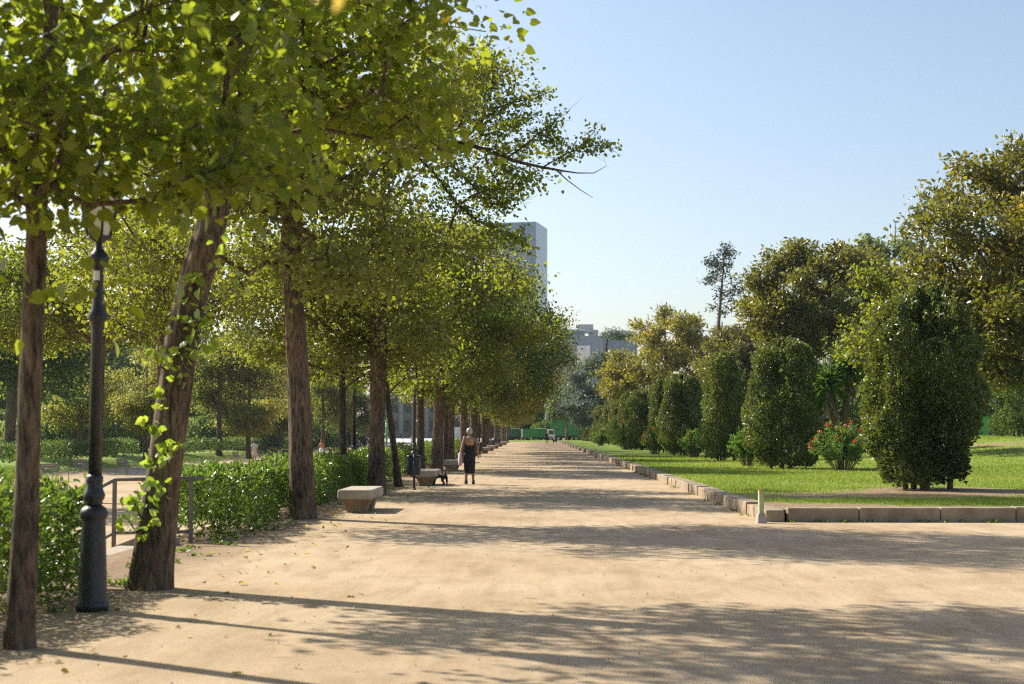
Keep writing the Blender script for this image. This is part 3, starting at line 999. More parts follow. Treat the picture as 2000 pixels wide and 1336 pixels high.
def van(loc, rz, label, group=None):
    root = empty('parked_van', loc, rz); tag(root, label, 'van', group)
    b = MB(); b.prism([(-2.6, .35), (2.4, .35), (2.55, .7), (2.35, 1.1), (1.75, 2.0), (1.5, 2.12), (-2.5, 2.15), (-2.6, 2.0)], -.95, .95)
    b.build('body', M['white'], root, bevel=.08)
    for s in (-1, 1):
        w = MB(); w.prism([(2.1, 1.2), (1.62, 1.88), (.7, 1.9), (.7, 1.2)], s * .956 - .01, s * .956 + .01); w.build('window', M['darkglass'], root)
    w = MB(); w.add([(2.31, -.8, 1.2), (2.31, .8, 1.2), (1.83, .74, 1.93), (1.83, -.74, 1.93)], [(0, 1, 2, 3)]); w.build('windscreen', M['darkglass'], root)
    for x in (1.65, -1.6):
        for s in (-1, 1): wheel(x, s * .84, .34, .22, root)
    return root

# ------------------------------------------------------------------ light, sky, camera
SUN_AZ = 57.0   # degrees left of +Y
SUN_EL = 37.0
sv = Vector((-math.sin(math.radians(SUN_AZ)) * math.cos(math.radians(SUN_EL)), math.cos(math.radians(SUN_AZ)) * math.cos(math.radians(SUN_EL)), math.sin(math.radians(SUN_EL))))
ld = bpy.data.lights.new('sun', 'SUN'); ld.energy = 5.0; ld.angle = math.radians(.55); ld.color = (1.0, .93, .80)
lo = bpy.data.objects.new('sun', ld); COL.objects.link(lo)
lo.rotation_euler = sv.to_track_quat('Z', 'Y').to_euler(); lo.location = (-30, 30, 40)

wd = bpy.data.worlds.new('World'); SC.world = wd; wd.use_nodes = True
nt = wd.node_tree; nt.nodes.clear()
wo = nt.nodes.new('ShaderNodeOutputWorld'); bg = nt.nodes.new('ShaderNodeBackground')
sky = nt.nodes.new('ShaderNodeTexSky'); sky.sky_type = 'NISHITA'; sky.sun_disc = False
sky.sun_elevation = math.radians(SUN_EL); sky.sun_rotation = math.radians(-SUN_AZ)
sky.altitude = 20; sky.air_density = 1.0; sky.dust_density = 2.0; sky.ozone_density = .9
bg.inputs['Strength'].default_value = .105
nt.links.new(sky.outputs['Color'], bg.inputs['Color']); nt.links.new(bg.outputs['Background'], wo.inputs['Surface'])

cd = bpy.data.cameras.new('camera'); cam = bpy.data.objects.new('camera', cd); COL.objects.link(cam)
cam.location = (0, 0, CAMZ); cam.rotation_euler = (PI / 2 + PITCH, 0, YAW)
cd.lens = 50; cd.sensor_width = 36; cd.clip_end = 8000; cd.clip_start = .05
cd.dof.use_dof = True; cd.dof.focus_distance = 34; cd.dof.aperture_fstop = 2.3; cd.dof.aperture_blades = 9
SC.camera = cam
SC.view_settings.view_transform = 'Standard'; SC.view_settings.look = 'None'
SC.view_settings.exposure = EXPOSURE
cy = SC.cycles
cy.max_bounces = 7; cy.diffuse_bounces = 2; cy.glossy_bounces = 2; cy.transmission_bounces = 4; cy.transparent_max_bounces = 4
cy.volume_bounces = 0
cy.sample_clamp_indirect = 8
cy.caustics_reflective = False; cy.caustics_refractive = False
cy.use_adaptive_sampling = True; cy.adaptive_threshold = .008
cy.use_denoising = False
cy.pixel_filter_type = 'BLACKMAN_HARRIS'; cy.filter_width = 1.25

# ------------------------------------------------------------------ ground
def sstep(a, b, x):
    t = np.clip((x - a) / (b - a), 0, 1)
    return t * t * (3 - 2 * t)

def gz(x, y):
    """height of the ground sheet"""
    x = np.asarray(x, float); y = np.asarray(y, float)
    low = -.8 + 1.2 * np.clip((y - 140) / 90, 0, 1)
    t = np.clip((-5.45 - x) / 1.6, 0, 1)
    z = t * low
    bank = np.clip((-25 - x) / 4, 0, 1) * .75 + sstep(-30, -62, x) * 1.1
    z = z + bank * (1 - np.clip((y - 170) / 50, 0, 1))
    return z

def gl(x, y):
    """height of the right lawn"""
    return .205 + sstep(11, 24, np.asarray(x, float)) * sstep(38, 72, np.asarray(y, float)) * 1.15

def G(x, y): return float(gz(x, y))
def GL(x, y): return float(gl(x, y))

def sheet(name, xs, ys, fz, mat, attr=None):
    X, Y = np.meshgrid(np.array(xs, float), np.array(ys, float))
    Z = fz(X, Y)
    V = np.stack([X, Y, Z], -1).reshape(-1, 3)
    nx, ny = len(xs), len(ys)
    I = np.arange(nx * ny).reshape(ny, nx)
    F = np.stack([I[:-1, :-1], I[:-1, 1:], I[1:, 1:], I[1:, :-1]], -1).reshape(-1, 4)
    me = np_mesh(name, V, F, smooth=True)
    if attr is not None:
        a = me.attributes.new('bare', 'FLOAT', 'POINT')
        a.data.foreach_set('value', attr(V).astype(np.float32))
    o = link(name, me, mat); o['kind'] = 'structure'
    return o

def sand_material():
    m, nt, out = new_mat('packed_sand')
    L = nt.links.new
    tc = N(nt, 'ShaderNodeTexCoord')
    b = N(nt, 'ShaderNodeBsdfPrincipled'); b.inputs['Roughness'].default_value = .95; b.inputs['Specular IOR Level'].default_value = .12
    def noise(scale, det=5, rough=.55, vec=None, dist=0.0):
        n = N(nt, 'ShaderNodeTexNoise'); n.inputs['Scale'].default_value = scale; n.inputs['Detail'].default_value = det; n.inputs['Roughness'].default_value = rough
        n.inputs['Distortion'].default_value = dist
        L(vec or tc.outputs['Object'], n.inputs['Vector']); return n
    big = noise(.32, 6, .6)
    r1 = ramp(nt, [(.28, (.36, .258, .155)), (.5, (.44, .332, .215)), (.72, (.50, .395, .268))])
    L(big.outputs['Fac'], r1.inputs['Fac'])
    mp = N(nt, 'ShaderNodeMapping'); mp.inputs['Rotation'].default_value = (0, 0, .5); mp.inputs['Scale'].default_value = (1, .35, 1)
    L(tc.outputs['Object'], mp.inputs['Vector'])
    mid = noise(2.6, 7, .62, mp.outputs['Vector'], .6)
    r2 = ramp(nt, [(.3, (.72, .68, .62)), (.52, (1, 1, 1)), (.75, (1.12, 1.11, 1.09))])
    L(mid.outputs['Fac'], r2.inputs['Fac'])
    m1 = N(nt, 'ShaderNodeMix', data_type='RGBA', blend_type='MULTIPLY'); m1.inputs['Factor'].default_value = .8
    L(r1.outputs['Color'], m1.inputs['A']); L(r2.outputs['Color'], m1.inputs['B'])
    fine = noise(48, 6, .78)
    r3 = ramp(nt, [(.30, (.50, .48, .45)), (.46, (.96, .96, .96)), (.56, (1.02, 1.02, 1.02)), (.72, (1.22, 1.21, 1.18))])
    L(fine.outputs['Fac'], r3.inputs['Fac'])
    m2 = N(nt, 'ShaderNodeMix', data_type='RGBA', blend_type='MULTIPLY'); m2.inputs['Factor'].default_value = .75
    L(m1.outputs['Result'], m2.inputs['A']); L(r3.outputs['Color'], m2.inputs['B'])
    # faint tyre and broom marks running along the walk
    mp3 = N(nt, 'ShaderNodeMapping'); mp3.inputs['Scale'].default_value = (5.5, .22, 1); mp3.inputs['Rotation'].default_value = (0, 0, .06); L(tc.outputs['Object'], mp3.inputs['Vector'])
    trk = noise(1.0, 6, .68, mp3.outputs['Vector'], .5)
    r4 = ramp(nt, [(.36, (.86, .85, .83)), (.5, (1, 1, 1)), (.66, (1.09, 1.09, 1.08))]); L(trk.outputs['Fac'], r4.inputs['Fac'])
    m2b = N(nt, 'ShaderNodeMix', data_type='RGBA', blend_type='MULTIPLY'); m2b.inputs['Factor'].default_value = .4
    L(m2.outputs['Result'], m2b.inputs['A']); L(r4.outputs['Color'], m2b.inputs['B']); m2 = m2b
    # dark soil with litter below the tree row and the hedges
    sp = N(nt, 'ShaderNodeSeparateXYZ'); L(tc.outputs['Object'], sp.inputs[0])
    ed = noise(.9, 5, .6)
    ma = N(nt, 'ShaderNodeMath', operation='MULTIPLY_ADD'); ma.inputs[1].default_value = 1.5
    L(ed.outputs['Fac'], ma.inputs[0]); L(sp.outputs['X'], ma.inputs[2])
    mr = N(nt, 'ShaderNodeMapRange'); mr.inputs['From Min'].default_value = -3.75; mr.inputs['From Max'].default_value = -2.75; mr.inputs['To Min'].default_value = 1; mr.inputs['To Max'].default_value = 0
    L(ma.outputs[0], mr.inputs['Value'])
    mr2 = N(nt, 'ShaderNodeMapRange'); mr2.inputs['From Min'].default_value = -7.4; mr2.inputs['From Max'].default_value = -6.6
    L(sp.outputs['X'], mr2.inputs['Value'])
    mm = N(nt, 'ShaderNodeMath', operation='MULTIPLY'); L(mr.outputs[0], mm.inputs[0]); L(mr2.outputs[0], mm.inputs[1])
    soil = noise(9, 6, .7)
    rs = ramp(nt, [(.3, (.10, .066, .042)), (.55, (.20, .135, .085)), (.75, (.33, .24, .15))])
    L(soil.outputs['Fac'], rs.inputs['Fac'])
    mf = N(nt, 'ShaderNodeMath', operation='MULTIPLY'); mf.inputs[1].default_value = .8; L(mm.outputs[0], mf.inputs[0])
    m3 = N(nt, 'ShaderNodeMix', data_type='RGBA'); L(mf.outputs[0], m3.inputs['Factor']); L(m2.outputs['Result'], m3.inputs['A']); L(rs.outputs['Color'], m3.inputs['B'])
    L(m3.outputs['Result'], b.inputs['Base Color'])
    # relief: grains, scuffs, footprints
    a1 = N(nt, 'ShaderNodeMath', operation='MULTIPLY_ADD'); a1.inputs[1].default_value = .35
    L(fine.outputs['Fac'], a1.inputs[0])
    sc = noise(7, 6, .65, None, .4)
    L(sc.outputs['Fac'], a1.inputs[2])
    bp = N(nt, 'ShaderNodeBump'); bp.inputs['Strength'].default_value = .55; bp.inputs['Distance'].default_value = .022
    L(a1.outputs[0], bp.inputs['Height']); L(bp.outputs['Normal'], b.inputs['Normal'])
    L(b.outputs['BSDF'], out.inputs['Surface'])
    return m

def lawn_material():
    m, nt, out = new_mat('lawn_turf')
    L = nt.links.new
    tc = N(nt, 'ShaderNodeTexCoord')
    b = N(nt, 'ShaderNodeBsdfPrincipled'); b.inputs['Roughness'].default_value = .8; b.inputs['Specular IOR Level'].default_value = .2
    mp = N(nt, 'ShaderNodeMapping'); mp.inputs['Scale'].default_value = (1, .5, 1); L(tc.outputs['Object'], mp.inputs['Vector'])
    n1 = N(nt, 'ShaderNodeTexNoise'); n1.inputs['Scale'].default_value = 14; n1.inputs['Detail'].default_value = 6; n1.inputs['Roughness'].default_value = .7
    L(mp.outputs['Vector'], n1.inputs['Vector'])
    r1 = ramp(nt, [(.3, (.11, .165, .02)), (.5, (.20, .265, .035)), (.7, (.30, .345, .065))]); L(n1.outputs['Fac'], r1.inputs['Fac'])
    n2 = N(nt, 'ShaderNodeTexNoise'); n2.inputs['Scale'].default_value = .5; n2.inputs['Detail'].default_value = 5; L(tc.outputs['Object'], n2.inputs['Vector'])
    r2 = ramp(nt, [(.35, (.85, .95, .8)), (.6, (1.0, 1.0, 1.0)), (.75, (1.35, 1.12, 1.2))]); L(n2.outputs['Fac'], r2.inputs['Fac'])
    mx = N(nt, 'ShaderNodeMix', data_type='RGBA', blend_type='MULTIPLY'); mx.inputs['Factor'].default_value = .9
    L(r1.outputs['Color'], mx.inputs['A']); L(r2.outputs['Color'], mx.inputs['B'])
    n3 = N(nt, 'ShaderNodeTexNoise'); n3.inputs['Scale'].default_value = 11; n3.inputs['Detail'].default_value = 7; n3.inputs['Roughness'].default_value = .7; L(tc.outputs['Object'], n3.inputs['Vector'])
    r3 = ramp(nt, [(.3, (.15, .095, .05)), (.55, (.30, .21, .12)), (.75, (.42, .33, .19))]); L(n3.outputs['Fac'], r3.inputs['Fac'])
    at = N(nt, 'ShaderNodeAttribute'); at.attribute_name = 'bare'
    ad = N(nt, 'ShaderNodeMath', operation='MULTIPLY_ADD'); ad.inputs[1].default_value = .9
    n4 = N(nt, 'ShaderNodeMath', operation='SUBTRACT'); n4.inputs[1].default_value = .5; L(n3.outputs['Fac'], n4.inputs[0])
    L(n4.outputs[0], ad.inputs[0]); L(at.outputs['Fac'], ad.inputs[2])
    mr = N(nt, 'ShaderNodeMapRange'); mr.inputs['From Min'].default_value = .35; mr.inputs['From Max'].default_value = .6; L(ad.outputs[0], mr.inputs['Value'])
    m3 = N(nt, 'ShaderNodeMix', data_type='RGBA'); L(mr.outputs[0], m3.inputs['Factor']); L(mx.outputs['Result'], m3.inputs['A']); L(r3.outputs['Color'], m3.inputs['B'])
    L(m3.outputs['Result'], b.inputs['Base Color'])
    bp = N(nt, 'ShaderNodeBump'); bp.inputs['Strength'].default_value = .8; bp.inputs['Distance'].default_value = .05
    L(n1.outputs['Fac'], bp.inputs['Height']); L(bp.outputs['Normal'], b.inputs['Normal'])
    L(b.outputs['BSDF'], out.inputs['Surface'])
    return m

M['sand'] = sand_material(); M['lawn'] = lawn_material()
M['paving'] = plain('pale_street_paving', (.42, .41, .39), .8, 0, .12, .6)
M['step'] = plain('step_stone', (.36, .30, .23), .9, 0, .2, 6, .4, 50)

gx = [-940, -600, -300, -150, -100, -80] + list(np.arange(-64, -24, 2.0)) + [-24, -20, -15, -10, -8, -7.4, -7.05, -6.6, -6.2, -5.8, -5.45, -5.0, -4, -2, 0, 2, 4.3, 10, 30, 80, 200, 500, 940]
gy = [-60, -20, -5] + list(np.arange(0, 60, 5.0)) + list(np.arange(60, 300, 10.0)) + [300, 400, 600, 900, 1280]
sheet('ground', gx, gy, gz, M['sand'])

nb1 = Noise3(901, 1.5); nb2 = Noise3(902, .5)
def bare_f(V):
    x, y = V[:, 0], V[:, 1]
    fy = np.exp(-np.maximum(y - 27.5, 0) / 7.5); fx = np.exp(-np.maximum(x - 4.4, 0) / .45)
    b = np.maximum(fy * .95 + .42 * nb1(V * np.array([.5, 1, 1])) * fy, fx * .7) + .09 * nb2(V)
    q = np.clip(1.25 - np.hypot((x - 9.4) / 2.6, (y - 33.4) / 2.6), 0, 1) * .95
    # worn strip far right
    s = np.exp(-((y - 64 + (x - 22) * .3) / 4.0) ** 2) * (x > 17) * .75
    return np.clip(b + q + s - .22, 0, 1)

lx = [4.31, 4.5] + list(np.arange(4.8, 30, .4)) + list(np.arange(30, 60, 2.0)) + [60, 80, 120, 200]
ly = [25.45, 25.6] + list(np.arange(26, 56, .4)) + list(np.arange(56, 110, 1.5)) + list(np.arange(110, 242, 5.0)) + [242]
sheet('lawn', lx, ly, lambda X, Y: gl(X, Y), M['lawn'], bare_f)
# grassed bank on the far side of the lower walk, and the strip at the end of the avenue
bx = [-260, -200, -150, -120] + list(np.arange(-100, -26, 2.0)) + [-26, -25.2]
by = list(np.arange(20, 184, 4.0)) + [200, 240, 300]
sheet('grass_bank', bx, by, lambda X, Y: gz(X, Y) + .012, M['lawn'], lambda V: .15 * np.ones(len(V)))
sheet('grass_verge', list(np.arange(-7, 60, 3.0)), [244, 248, 252, 256, 260], lambda X, Y: .05 + .16 * np.sin((Y - 244) / 16 * PI), M['lawn'], lambda V: .1 * np.ones(len(V)))
sheet('street', list(np.arange(-34, -8, 5.0)), list(np.arange(185, 292, 6.0)), lambda X, Y: gz(X, Y) + .02, M['paving'])

# grass blades
def grass_blades():
    rng = rng_(4242)
    Ps = []; Ss = []
    for x0, x1, y0, y1, den, s in ((4.45, 22, 25.62, 36, 520, .055), (4.45, 26, 36, 52, 260, .065), (4.45, 28, 52, 85, 90, .085)):
        n = int((x1 - x0) * (y1 - y0) * den)
        p = np.stack([rng.uniform(x0, x1, n), rng.uniform(y0, y1, n), np.zeros(n)], 1)
        p[:, 2] = gl(p[:, 0], p[:, 1])
        bz = bare_f(p)
        keep = bz + rng.normal(size=n) * .16 < .42
        # inside the view only
        keep &= (p[:, 0] < p[:, 1] * .37 + 1.5)
        p = p[keep]
        Ps.append(p); Ss.append(s * rng.uniform(.45, 1.25, len(p)) * (1 - .55 * bz[keep]))
    P = np.concatenate(Ps); S = np.concatenate(Ss)
    k = len(P)
    A = rng.normal(size=(k, 3)) * .42 + np.array([0, 0, 1.0])
    w = nrm(np.stack([rng.normal(size=k), rng.normal(size=k), np.zeros(k)], 1))
    hw = .0045 + .0035 * rng.uniform(size=k); hw = hw * (1 + (P[:, 1] - 25) / 40)
    V = np.stack([P - w * hw[:, None], P + w * hw[:, None], P + nrm(A) * S[:, None]], 1).reshape(-1, 3)
    F = np.arange(k * 3).reshape(-1, 3)
    h = np.clip(rng.beta(2, 2.2, k) + .12 * nb1(P * .6), 0, 1)
    o = link('grass', np_mesh('grass', V, F, h), M['grass'])
    tag(o, 'short bright green grass growing on the right hand lawn', 'grass', None, 'stuff')
grass_blades()

# stone kerb of the lawn: blocks with open joints
def kerb():
    rng = rng_(31)
    mb = MB()
    y = 25.25
    x0 = 4.06
    mb2 = []
    while y < 241:
        L_ = rng.uniform(.9, 1.35)
        h = rng.uniform(.205, .25); jx = rng.normal() * .022
        mb.box((x0 + .17 + jx, y + L_ / 2, h / 2 - .03), (.33, L_ - rng.uniform(.02, .05), h + .06), rng.normal() * .012)
        y += L_
    x = 4.46
    while x < 46:
        L_ = rng.uniform(1.0, 1.5)
        h = .250 + rng.normal() * .007
        yy = 25.40 + .0015 * (x - 4.4) ** 2 * .2
        mb.box((x + L_ / 2, yy + rng.normal() * .010, h / 2 - .03), (L_ - .012, .34, h + .06), rng.normal() * .006)
        x += L_
    o = mb.build('kerb', M['kerb'], None, None, .022, 2)
    o['kind'] = 'structure'
kerb()

# steps down to the lower walk through the gap in the hedge
mb = MB()
for i in range(5):
    mb.box((-5.62 - .34 * i, 17.6, -.16 * i - .26), (.34, 4.5, .52))
mb.build('steps', M['step'], None, None, .012)['kind'] = 'structure'
mb = MB()
for y in (15.2, 20.0):
    mb.prism([(-7.4, -.9), (-5.0, -.2), (-5.0, .10), (-5.5, .13), (-7.4, -.62)], y - .14, y + .14)
mb.build('step_walls', M['kerb'], None, None, .02)['kind'] = 'structure'

def handrail(y, label):
    root = empty('handrail', (0, y, 0)); tag(root, label, 'handrail', 'handrails beside the park steps')
    h = MB(); h.tube([(-4.72, 0, .92), (-6.0, 0, .90), (-7.35, 0, .18), (-7.5, 0, .16)], .028, 8); h.build('rail', M['steel'], root)
    h = MB(); h.tube([(-4.9, 0, .16), (-6.0, 0, .14), (-7.3, 0, -.52)], .024, 8); h.build('lower_rail', M['steel'], root)
    for x, z in ((-4.9, 0.0), (-6.0, -.25), (-7.3, -.75)):
        top = {-4.9: .92, -6.0: .90, -7.3: .2}[x]
        p = MB(); p.box((x, 0, (z - .05 + top) / 2), (.05, .05, top - z + .05)); p.build('post', M['steel'], root)
handrail(20.35, 'grey metal handrail beside the hedge gap, behind the leaning linden trunk')
handrail(15.0, 'grey metal handrail beside the nearest hedge, left of the closest lamp post')

# ------------------------------------------------------------------ the tree row
def rel(pts, base):
    return [tuple(W(*p) - base) for p in pts]

LROW = 'mature lindens of the avenue row'
YROW = 'slender young lindens of the avenue row'

# slender linden at the left edge of the photo
b0 = W(37, 1262, 10.46); b0.z = 0
tp = rel([(37, 1262, 10.46), (52, 1000, 10.46), (58, 760, 10.44), (70, 500, 10.42), (78, 330, 10.4), (95, 120, 10.35), (110, -150, 10.3), (120, -420, 10.3)], b0)
tp[0] = (0, 0, -.05)
ex = []
r_ = rng_(5)
for px_, py_, d_ in ((105, 575, 10.3), (170, 400, 9.9), (420, 385, 9.7), (480, 350, 9.6), (560, 340, 9.7), (300, 390, 9.9), (240, 370, 10), (350, 350, 9.8),
    (60, 400, 9.95), (95, 360, 9.9), (50, 330, 9.9), (85, 290, 9.9), (60, 230, 9.9), (100, 190, 9.9), (75, 130, 9.8), (110, 80, 9.8), (90, 20, 9.8), (130, 380, 9.9), (20, 380, 9.9), (10, 300, 9.8), (20, 180, 9.8), (15, 60, 9.8),
    (430, 380, 9.6), (450, 320, 9.6), (400, 270, 9.6), (470, 240, 9.6), (440, 170, 9.6), (480, 110, 9.6), (450, 50, 9.6), (510, 60, 9.6), (520, 200, 9.6), (380, 350, 9.6)):
    ex.append(np.array(W(px_, py_, d_) - b0))
t = build_tree('linden_tree', b0, tp, [.098, .088, .082, .08, .07, .055, .04, .02],
               [(.55, 0, 5.0, 1.75, 1.8, 1.65), (-.6, 0, 4.9, 1.7, 1.8, 1.6), (.3, 0, 6.3, 1.6, 1.7, 1.5)], 315, 27, .105, HEART, M['linden'], M['bark'], 11,
               sd=(.24, .24, .15), seg=.3, gscale=1.0, gthr=.75, zfork=2.75, sides=20, ridge=.03, extra=ex, flare=.35, rtip=.005, power=.46)
tag(t, 'slender straight linden at the left edge, in front of the closest lamp post', 'tree', YROW)

# leaning linden with leafy shoots on the trunk
b1 = W(290, 1145, 14.4); b1.z = 0
tp = rel([(290, 1145, 14.4), (310, 1000, 14.4), (330, 850, 14.4), (348, 720, 14.4), (366, 610, 14.4), (392, 510, 14.4), (418, 420, 14.4), (440, 300, 14.4), (470, 60, 14.4), (480, -250, 14.4)], b1)
tp[0] = (0, 0, -.05)
t1 = build_tree('linden_tree', b1, tp, [.195, .18, .172, .168, .17, .178, .15, .12, .09, .04],
                [(1.0, 0, 6.45, 2.0, 2.4, 2.5), (-1.2, .2, 6.1, 2.4, 2.4, 2.2), (.3, 0, 8.6, 2.4, 2.4, 1.9)], 440, 44, .10, HEART, M['linden'], M['bark'], 23,
                sd=(.28, .28, .17), seg=.35, gscale=1.2, gthr=.62, zfork=3.0, sides=36, ridge=.05, flare=.35, rtip=.006)
tag(t1, 'thick linden leaning right with fresh leafy shoots on its grooved trunk', 'tree', LROW)
rng = rng_(88)
Cs = []
for px_, py_, s_ in ((372, 560, .12), (392, 600, .15), (350, 620, .12), (385, 640, .14), (360, 690, .14), (330, 700, .12), (300, 690, .10), (345, 735, .10), (395, 670, .12), (310, 785, .07), (290, 825, .07), (305, 840, .05),
                     (325, 880, .10), (300, 905, .08), (345, 870, .08), (262, 985, .10), (285, 1000, .12), (295, 960, .10), (250, 1015, .10), (315, 955, .06), (275, 1035, .07), (440, 500, .16), (455, 560, .12)):
    Cs.append((W(px_, py_, 14.12 if px_ > 250 else 14.2) - b1, s_))
for c, s in Cs:
    n_ = int(6 + 42 * s)
    P = np.array(c)[None] + np.clip(rng.normal(size=(n_, 3)), -1.3, 1.3) * np.array([s * .8, s * .5, s * .8])
    A = rng.normal(size=P.shape) * .7 + np.array([-.1, -.4, -.25]); Nn = rng.normal(size=P.shape) * .7 + np.array([0, -.3, .7])
    fo = foliage('leafy_shoot', P, A, Nn, .092 * rng.uniform(.45, 1.25, n_), HEART, rng.uniform(size=n_), M['shoot'], t1)
    mb = MB(); kk = np.argmin([abs(q[2] - c[2]) for q in tp]); a0 = Vector((float(np.interp(c[2] - .25, [q[2] for q in tp], [q[0] for q in tp])), float(np.interp(c[2] - .25, [q[2] for q in tp], [q[1] for q in tp])), c[2] - .25))
    mb.tube([a0, a0.lerp(Vector(c), .7) + Vector((0, 0, -.05)), Vector(c), Vector(c) + Vector((rng.normal() * .05, -.03, .10))], [.014, .009, .006, .003], 5)
    mb.build('twig', M['bark'], fo)

# second big linden, the sharp one
b2 = W(592, 1012, 26.1); b2.z = 0
tp = rel([(592, 1012, 26.1), (588, 900, 26.1), (584, 780, 26.1), (577, 640, 26.1), (568, 500, 26.1), (574, 380, 26.1), (590, 220, 26.1), (606, 40, 26.1), (610, -200, 26.1)], b2)
tp[0] = (0, 0, -.05)
t = build_tree('linden_tree', b2, tp, [.215, .205, .20, .195, .20, .16, .13, .09, .03],
               [(.25, -.1, 7.4, 2.3, 2.8, 3.7), (-1.9, 0, 6.6, 2.5, 2.6, 2.8), (.6, -.6, 5.3, 1.7, 1.6, 1.2), (-.6, 0, 10.0, 2.3, 2.3, 1.9)], 700, 48, .095, HEART, M['linden_silver'], M['bark'], 37,
               sd=(.33, .33, .2), seg=.4, gscale=1.2, gthr=.7, zfork=4.2, sides=36, ridge=.05, flare=.5, rtip=.0065)
tag(t, 'tall straight linden whose ridged trunk stands before the nearest stone bench, pale leaf undersides', 'tree', LROW)

# third linden with the long bough reaching over the path
b3 = W(735, 965, 36.3); b3.z = 0
tp = [(0, 0, -.05), (0, 0, 1.5), (.02, 0, 3.0), (.05, 0, 4.5), (.12, 0, 6.5), (.2, 0, 8.6), (.1, 0, 10.5), (0, 0, 12)]
t3 = build_tree('linden_tree', b3, tp, [.225, .20, .20, .20, .17, .12, .07, .02],
                [(1.5, -.2, 7.0, 2.7, 3.0, 3.2), (-1.7, 0, 7.0, 2.6, 2.8, 3.2), (.9, 0, 10.2, 2.2, 2.3, 2.0), (.9, -.4, 4.2, 2.3, 2.3, 1.3)], 680, 46, .105, MID, M['linden_silver'], M['bark'], 41,
                sd=(.36, .36, .22), seg=.45, gscale=1.2, gthr=.5, zfork=3.0, sides=26, ridge=.05, flare=.5, rtip=.0065)
tag(t3, 'linden with a long half bare bough reaching out over the sandy path', 'tree', LROW)
mb = MB(); CL = []
D3 = 36.0
def bough(pts, r0, r1, leafy=0):
    q = [W(x, y, D3 + dz) - b3 for x, y, dz in pts]
    n = len(q)
    mb.tube(q, [r0 + (r1 - r0) * i / (n - 1) for i in range(n)], 7, cap=True)
    if leafy:
        for i in range(leafy):
            f = (.18 + .82 * (i + .5) / leafy) * (n - 1)
            a = int(min(f, n - 2)); p = q[a].lerp(q[a + 1], f - a)
            d = (q[a + 1] - q[a]).normalized()
            CL.append((np.array(p), np.array(d)))
bough([(744, 330, .2), (790, 292, 0), (850, 276, -.3), (905, 280, -.4), (960, 296, -.5), (1010, 316, -.5), (1060, 327, -.6), (1100, 334, -.6)], .085, .026, 0)
bough([(1100, 334, -.6), (1128, 338, -.6), (1160, 338, -.7), (1183, 325, -.7)], .022, .006)
bough([(1085, 331, -.6), (1108, 352, -.5), (1135, 372, -.5), (1158, 386, -.5)], .018, .006)
bough([(1060, 327, -.6), (1095, 306, -.8), (1130, 290, -.9), (1165, 284, -1), (1198, 290, -1)], .022, .007, 9)
bough([(1128, 290, -.9), (1150, 270, -.9), (1168, 246, -.9)], .010, .005, 2)
bough([(990, 308, -.5), (1025, 285, -.2), (1050, 262, 0), (1078, 245, 0), (1094, 222, .1)], .024, .007, 9)
bough([(1052, 262, 0), (1075, 272, 0), (1092, 280, -.1)], .010, .006, 6)
bough([(900, 280, -.4), (930, 250, -.1), (960, 215, .2), (1000, 200, .4), (1040, 193, .5), (1068, 182, .5)], .035, .007, 14)
bough([(962, 215, .2), (985, 232, .1), (1020, 236, 0), (1050, 218, 0)], .014, .006, 5)
bough([(870, 277, -.3), (905, 235, .3), (930, 180, .6), (945, 130, .8), (950, 85, 1.0)], .045, .009, 18)
bough([(930, 180, .6), (960, 165, .6), (965, 110, .7)], .018, .007, 9)
bough([(850, 276, -.3), (880, 320, -.6), (920, 360, -.8), (970, 372, -.9), (1035, 352, -.9)], .035, .007, 16)
bough([(920, 360, -.8), (950, 395, -.8), (985, 400, -.8), (1010, 385, -.8)], .016, .006, 10)
bough([(800, 290, 0), (850, 340, -.5), (890, 395, -.8), (930, 430, -.8), (985, 455, -.8), (1030, 480, -.6)], .045, .008, 22)
bough([(905, 280, -.4), (950, 262, -.8), (985, 252, -1), (1005, 240, -1)], .018, .006, 10)
bough([(960, 296, -.5), (985, 330, -.8), (1020, 350, -.8)], .016, .006, 6)
rng = rng_(515)
for c, d in CL:
    for q in range(3):
        e = c + rng.normal(size=3) * .20 + d * .12
        mb.tube([c, (c + e) / 2 + rng.normal(size=3) * .03, e], [.007, .005, .003], 4, cap=False)
bg_ = mb.build('bough', M['bark_dark'], t3)
C = np.array([c for c, d in CL]); Dd = np.array([d for c, d in CL])
P, A, Nn = spray(C, nrm(Dd), 34, (.16, .16, .12), rng, .3, .6, .8)
foliage('bough_leaves', P, A, Nn, .095 * rng.uniform(.6, 1.2, len(P)), MID, np.clip(rng.beta(1.8, 2, len(P)) + .1, 0, 1), M['linden'], bg_)
# two generic grown lindens for the rest of the row
def generic(seed, lean, rx, lmat, ncl=600, nl=46, ls=.12):
    tp = [(0, 0, -.05), (lean * .12, 0, 1.5), (lean * .3, 0, 3.2), (lean * .4, .05, 5.5), (lean * .5, 0, 8), (lean * .4, 0, 10.6)]
    return build_tree('linden_tree', (0, 0, 0), tp, [.24, .205, .20, .15, .09, .02],
                      [(rx * .38, 0, 6.6, rx * .72, 3.2, 3.4), (-rx * .3, 0, 6.6, rx * .62, 3.0, 3.3), (rx * .2, 0, 9.0, rx * .6, 2.7, 1.9), (rx * .25, 0, 4.1, rx * .6, 2.6, 1.3)],
                      ncl, nl, ls, MID, lmat, M['bark'], seed, sd=(.40, .40, .26), seg=.55, gscale=1.4, gthr=.75, zfork=2.9, sides=20, ridge=.05, flare=.6, rtip=.008, step=.2)
gA = generic(61, .5, 3.7, M['linden_far'])
gB = generic(67, -.2, 5.0, M['linden_deep'])
gC = generic(71, .2, 5.6, M['linden_brown'])
def place(o, loc, rz, s=(1, 1, 1)):
    o.location = loc; o.rotation_euler = (0, 0, rz); o.scale = s
    return o
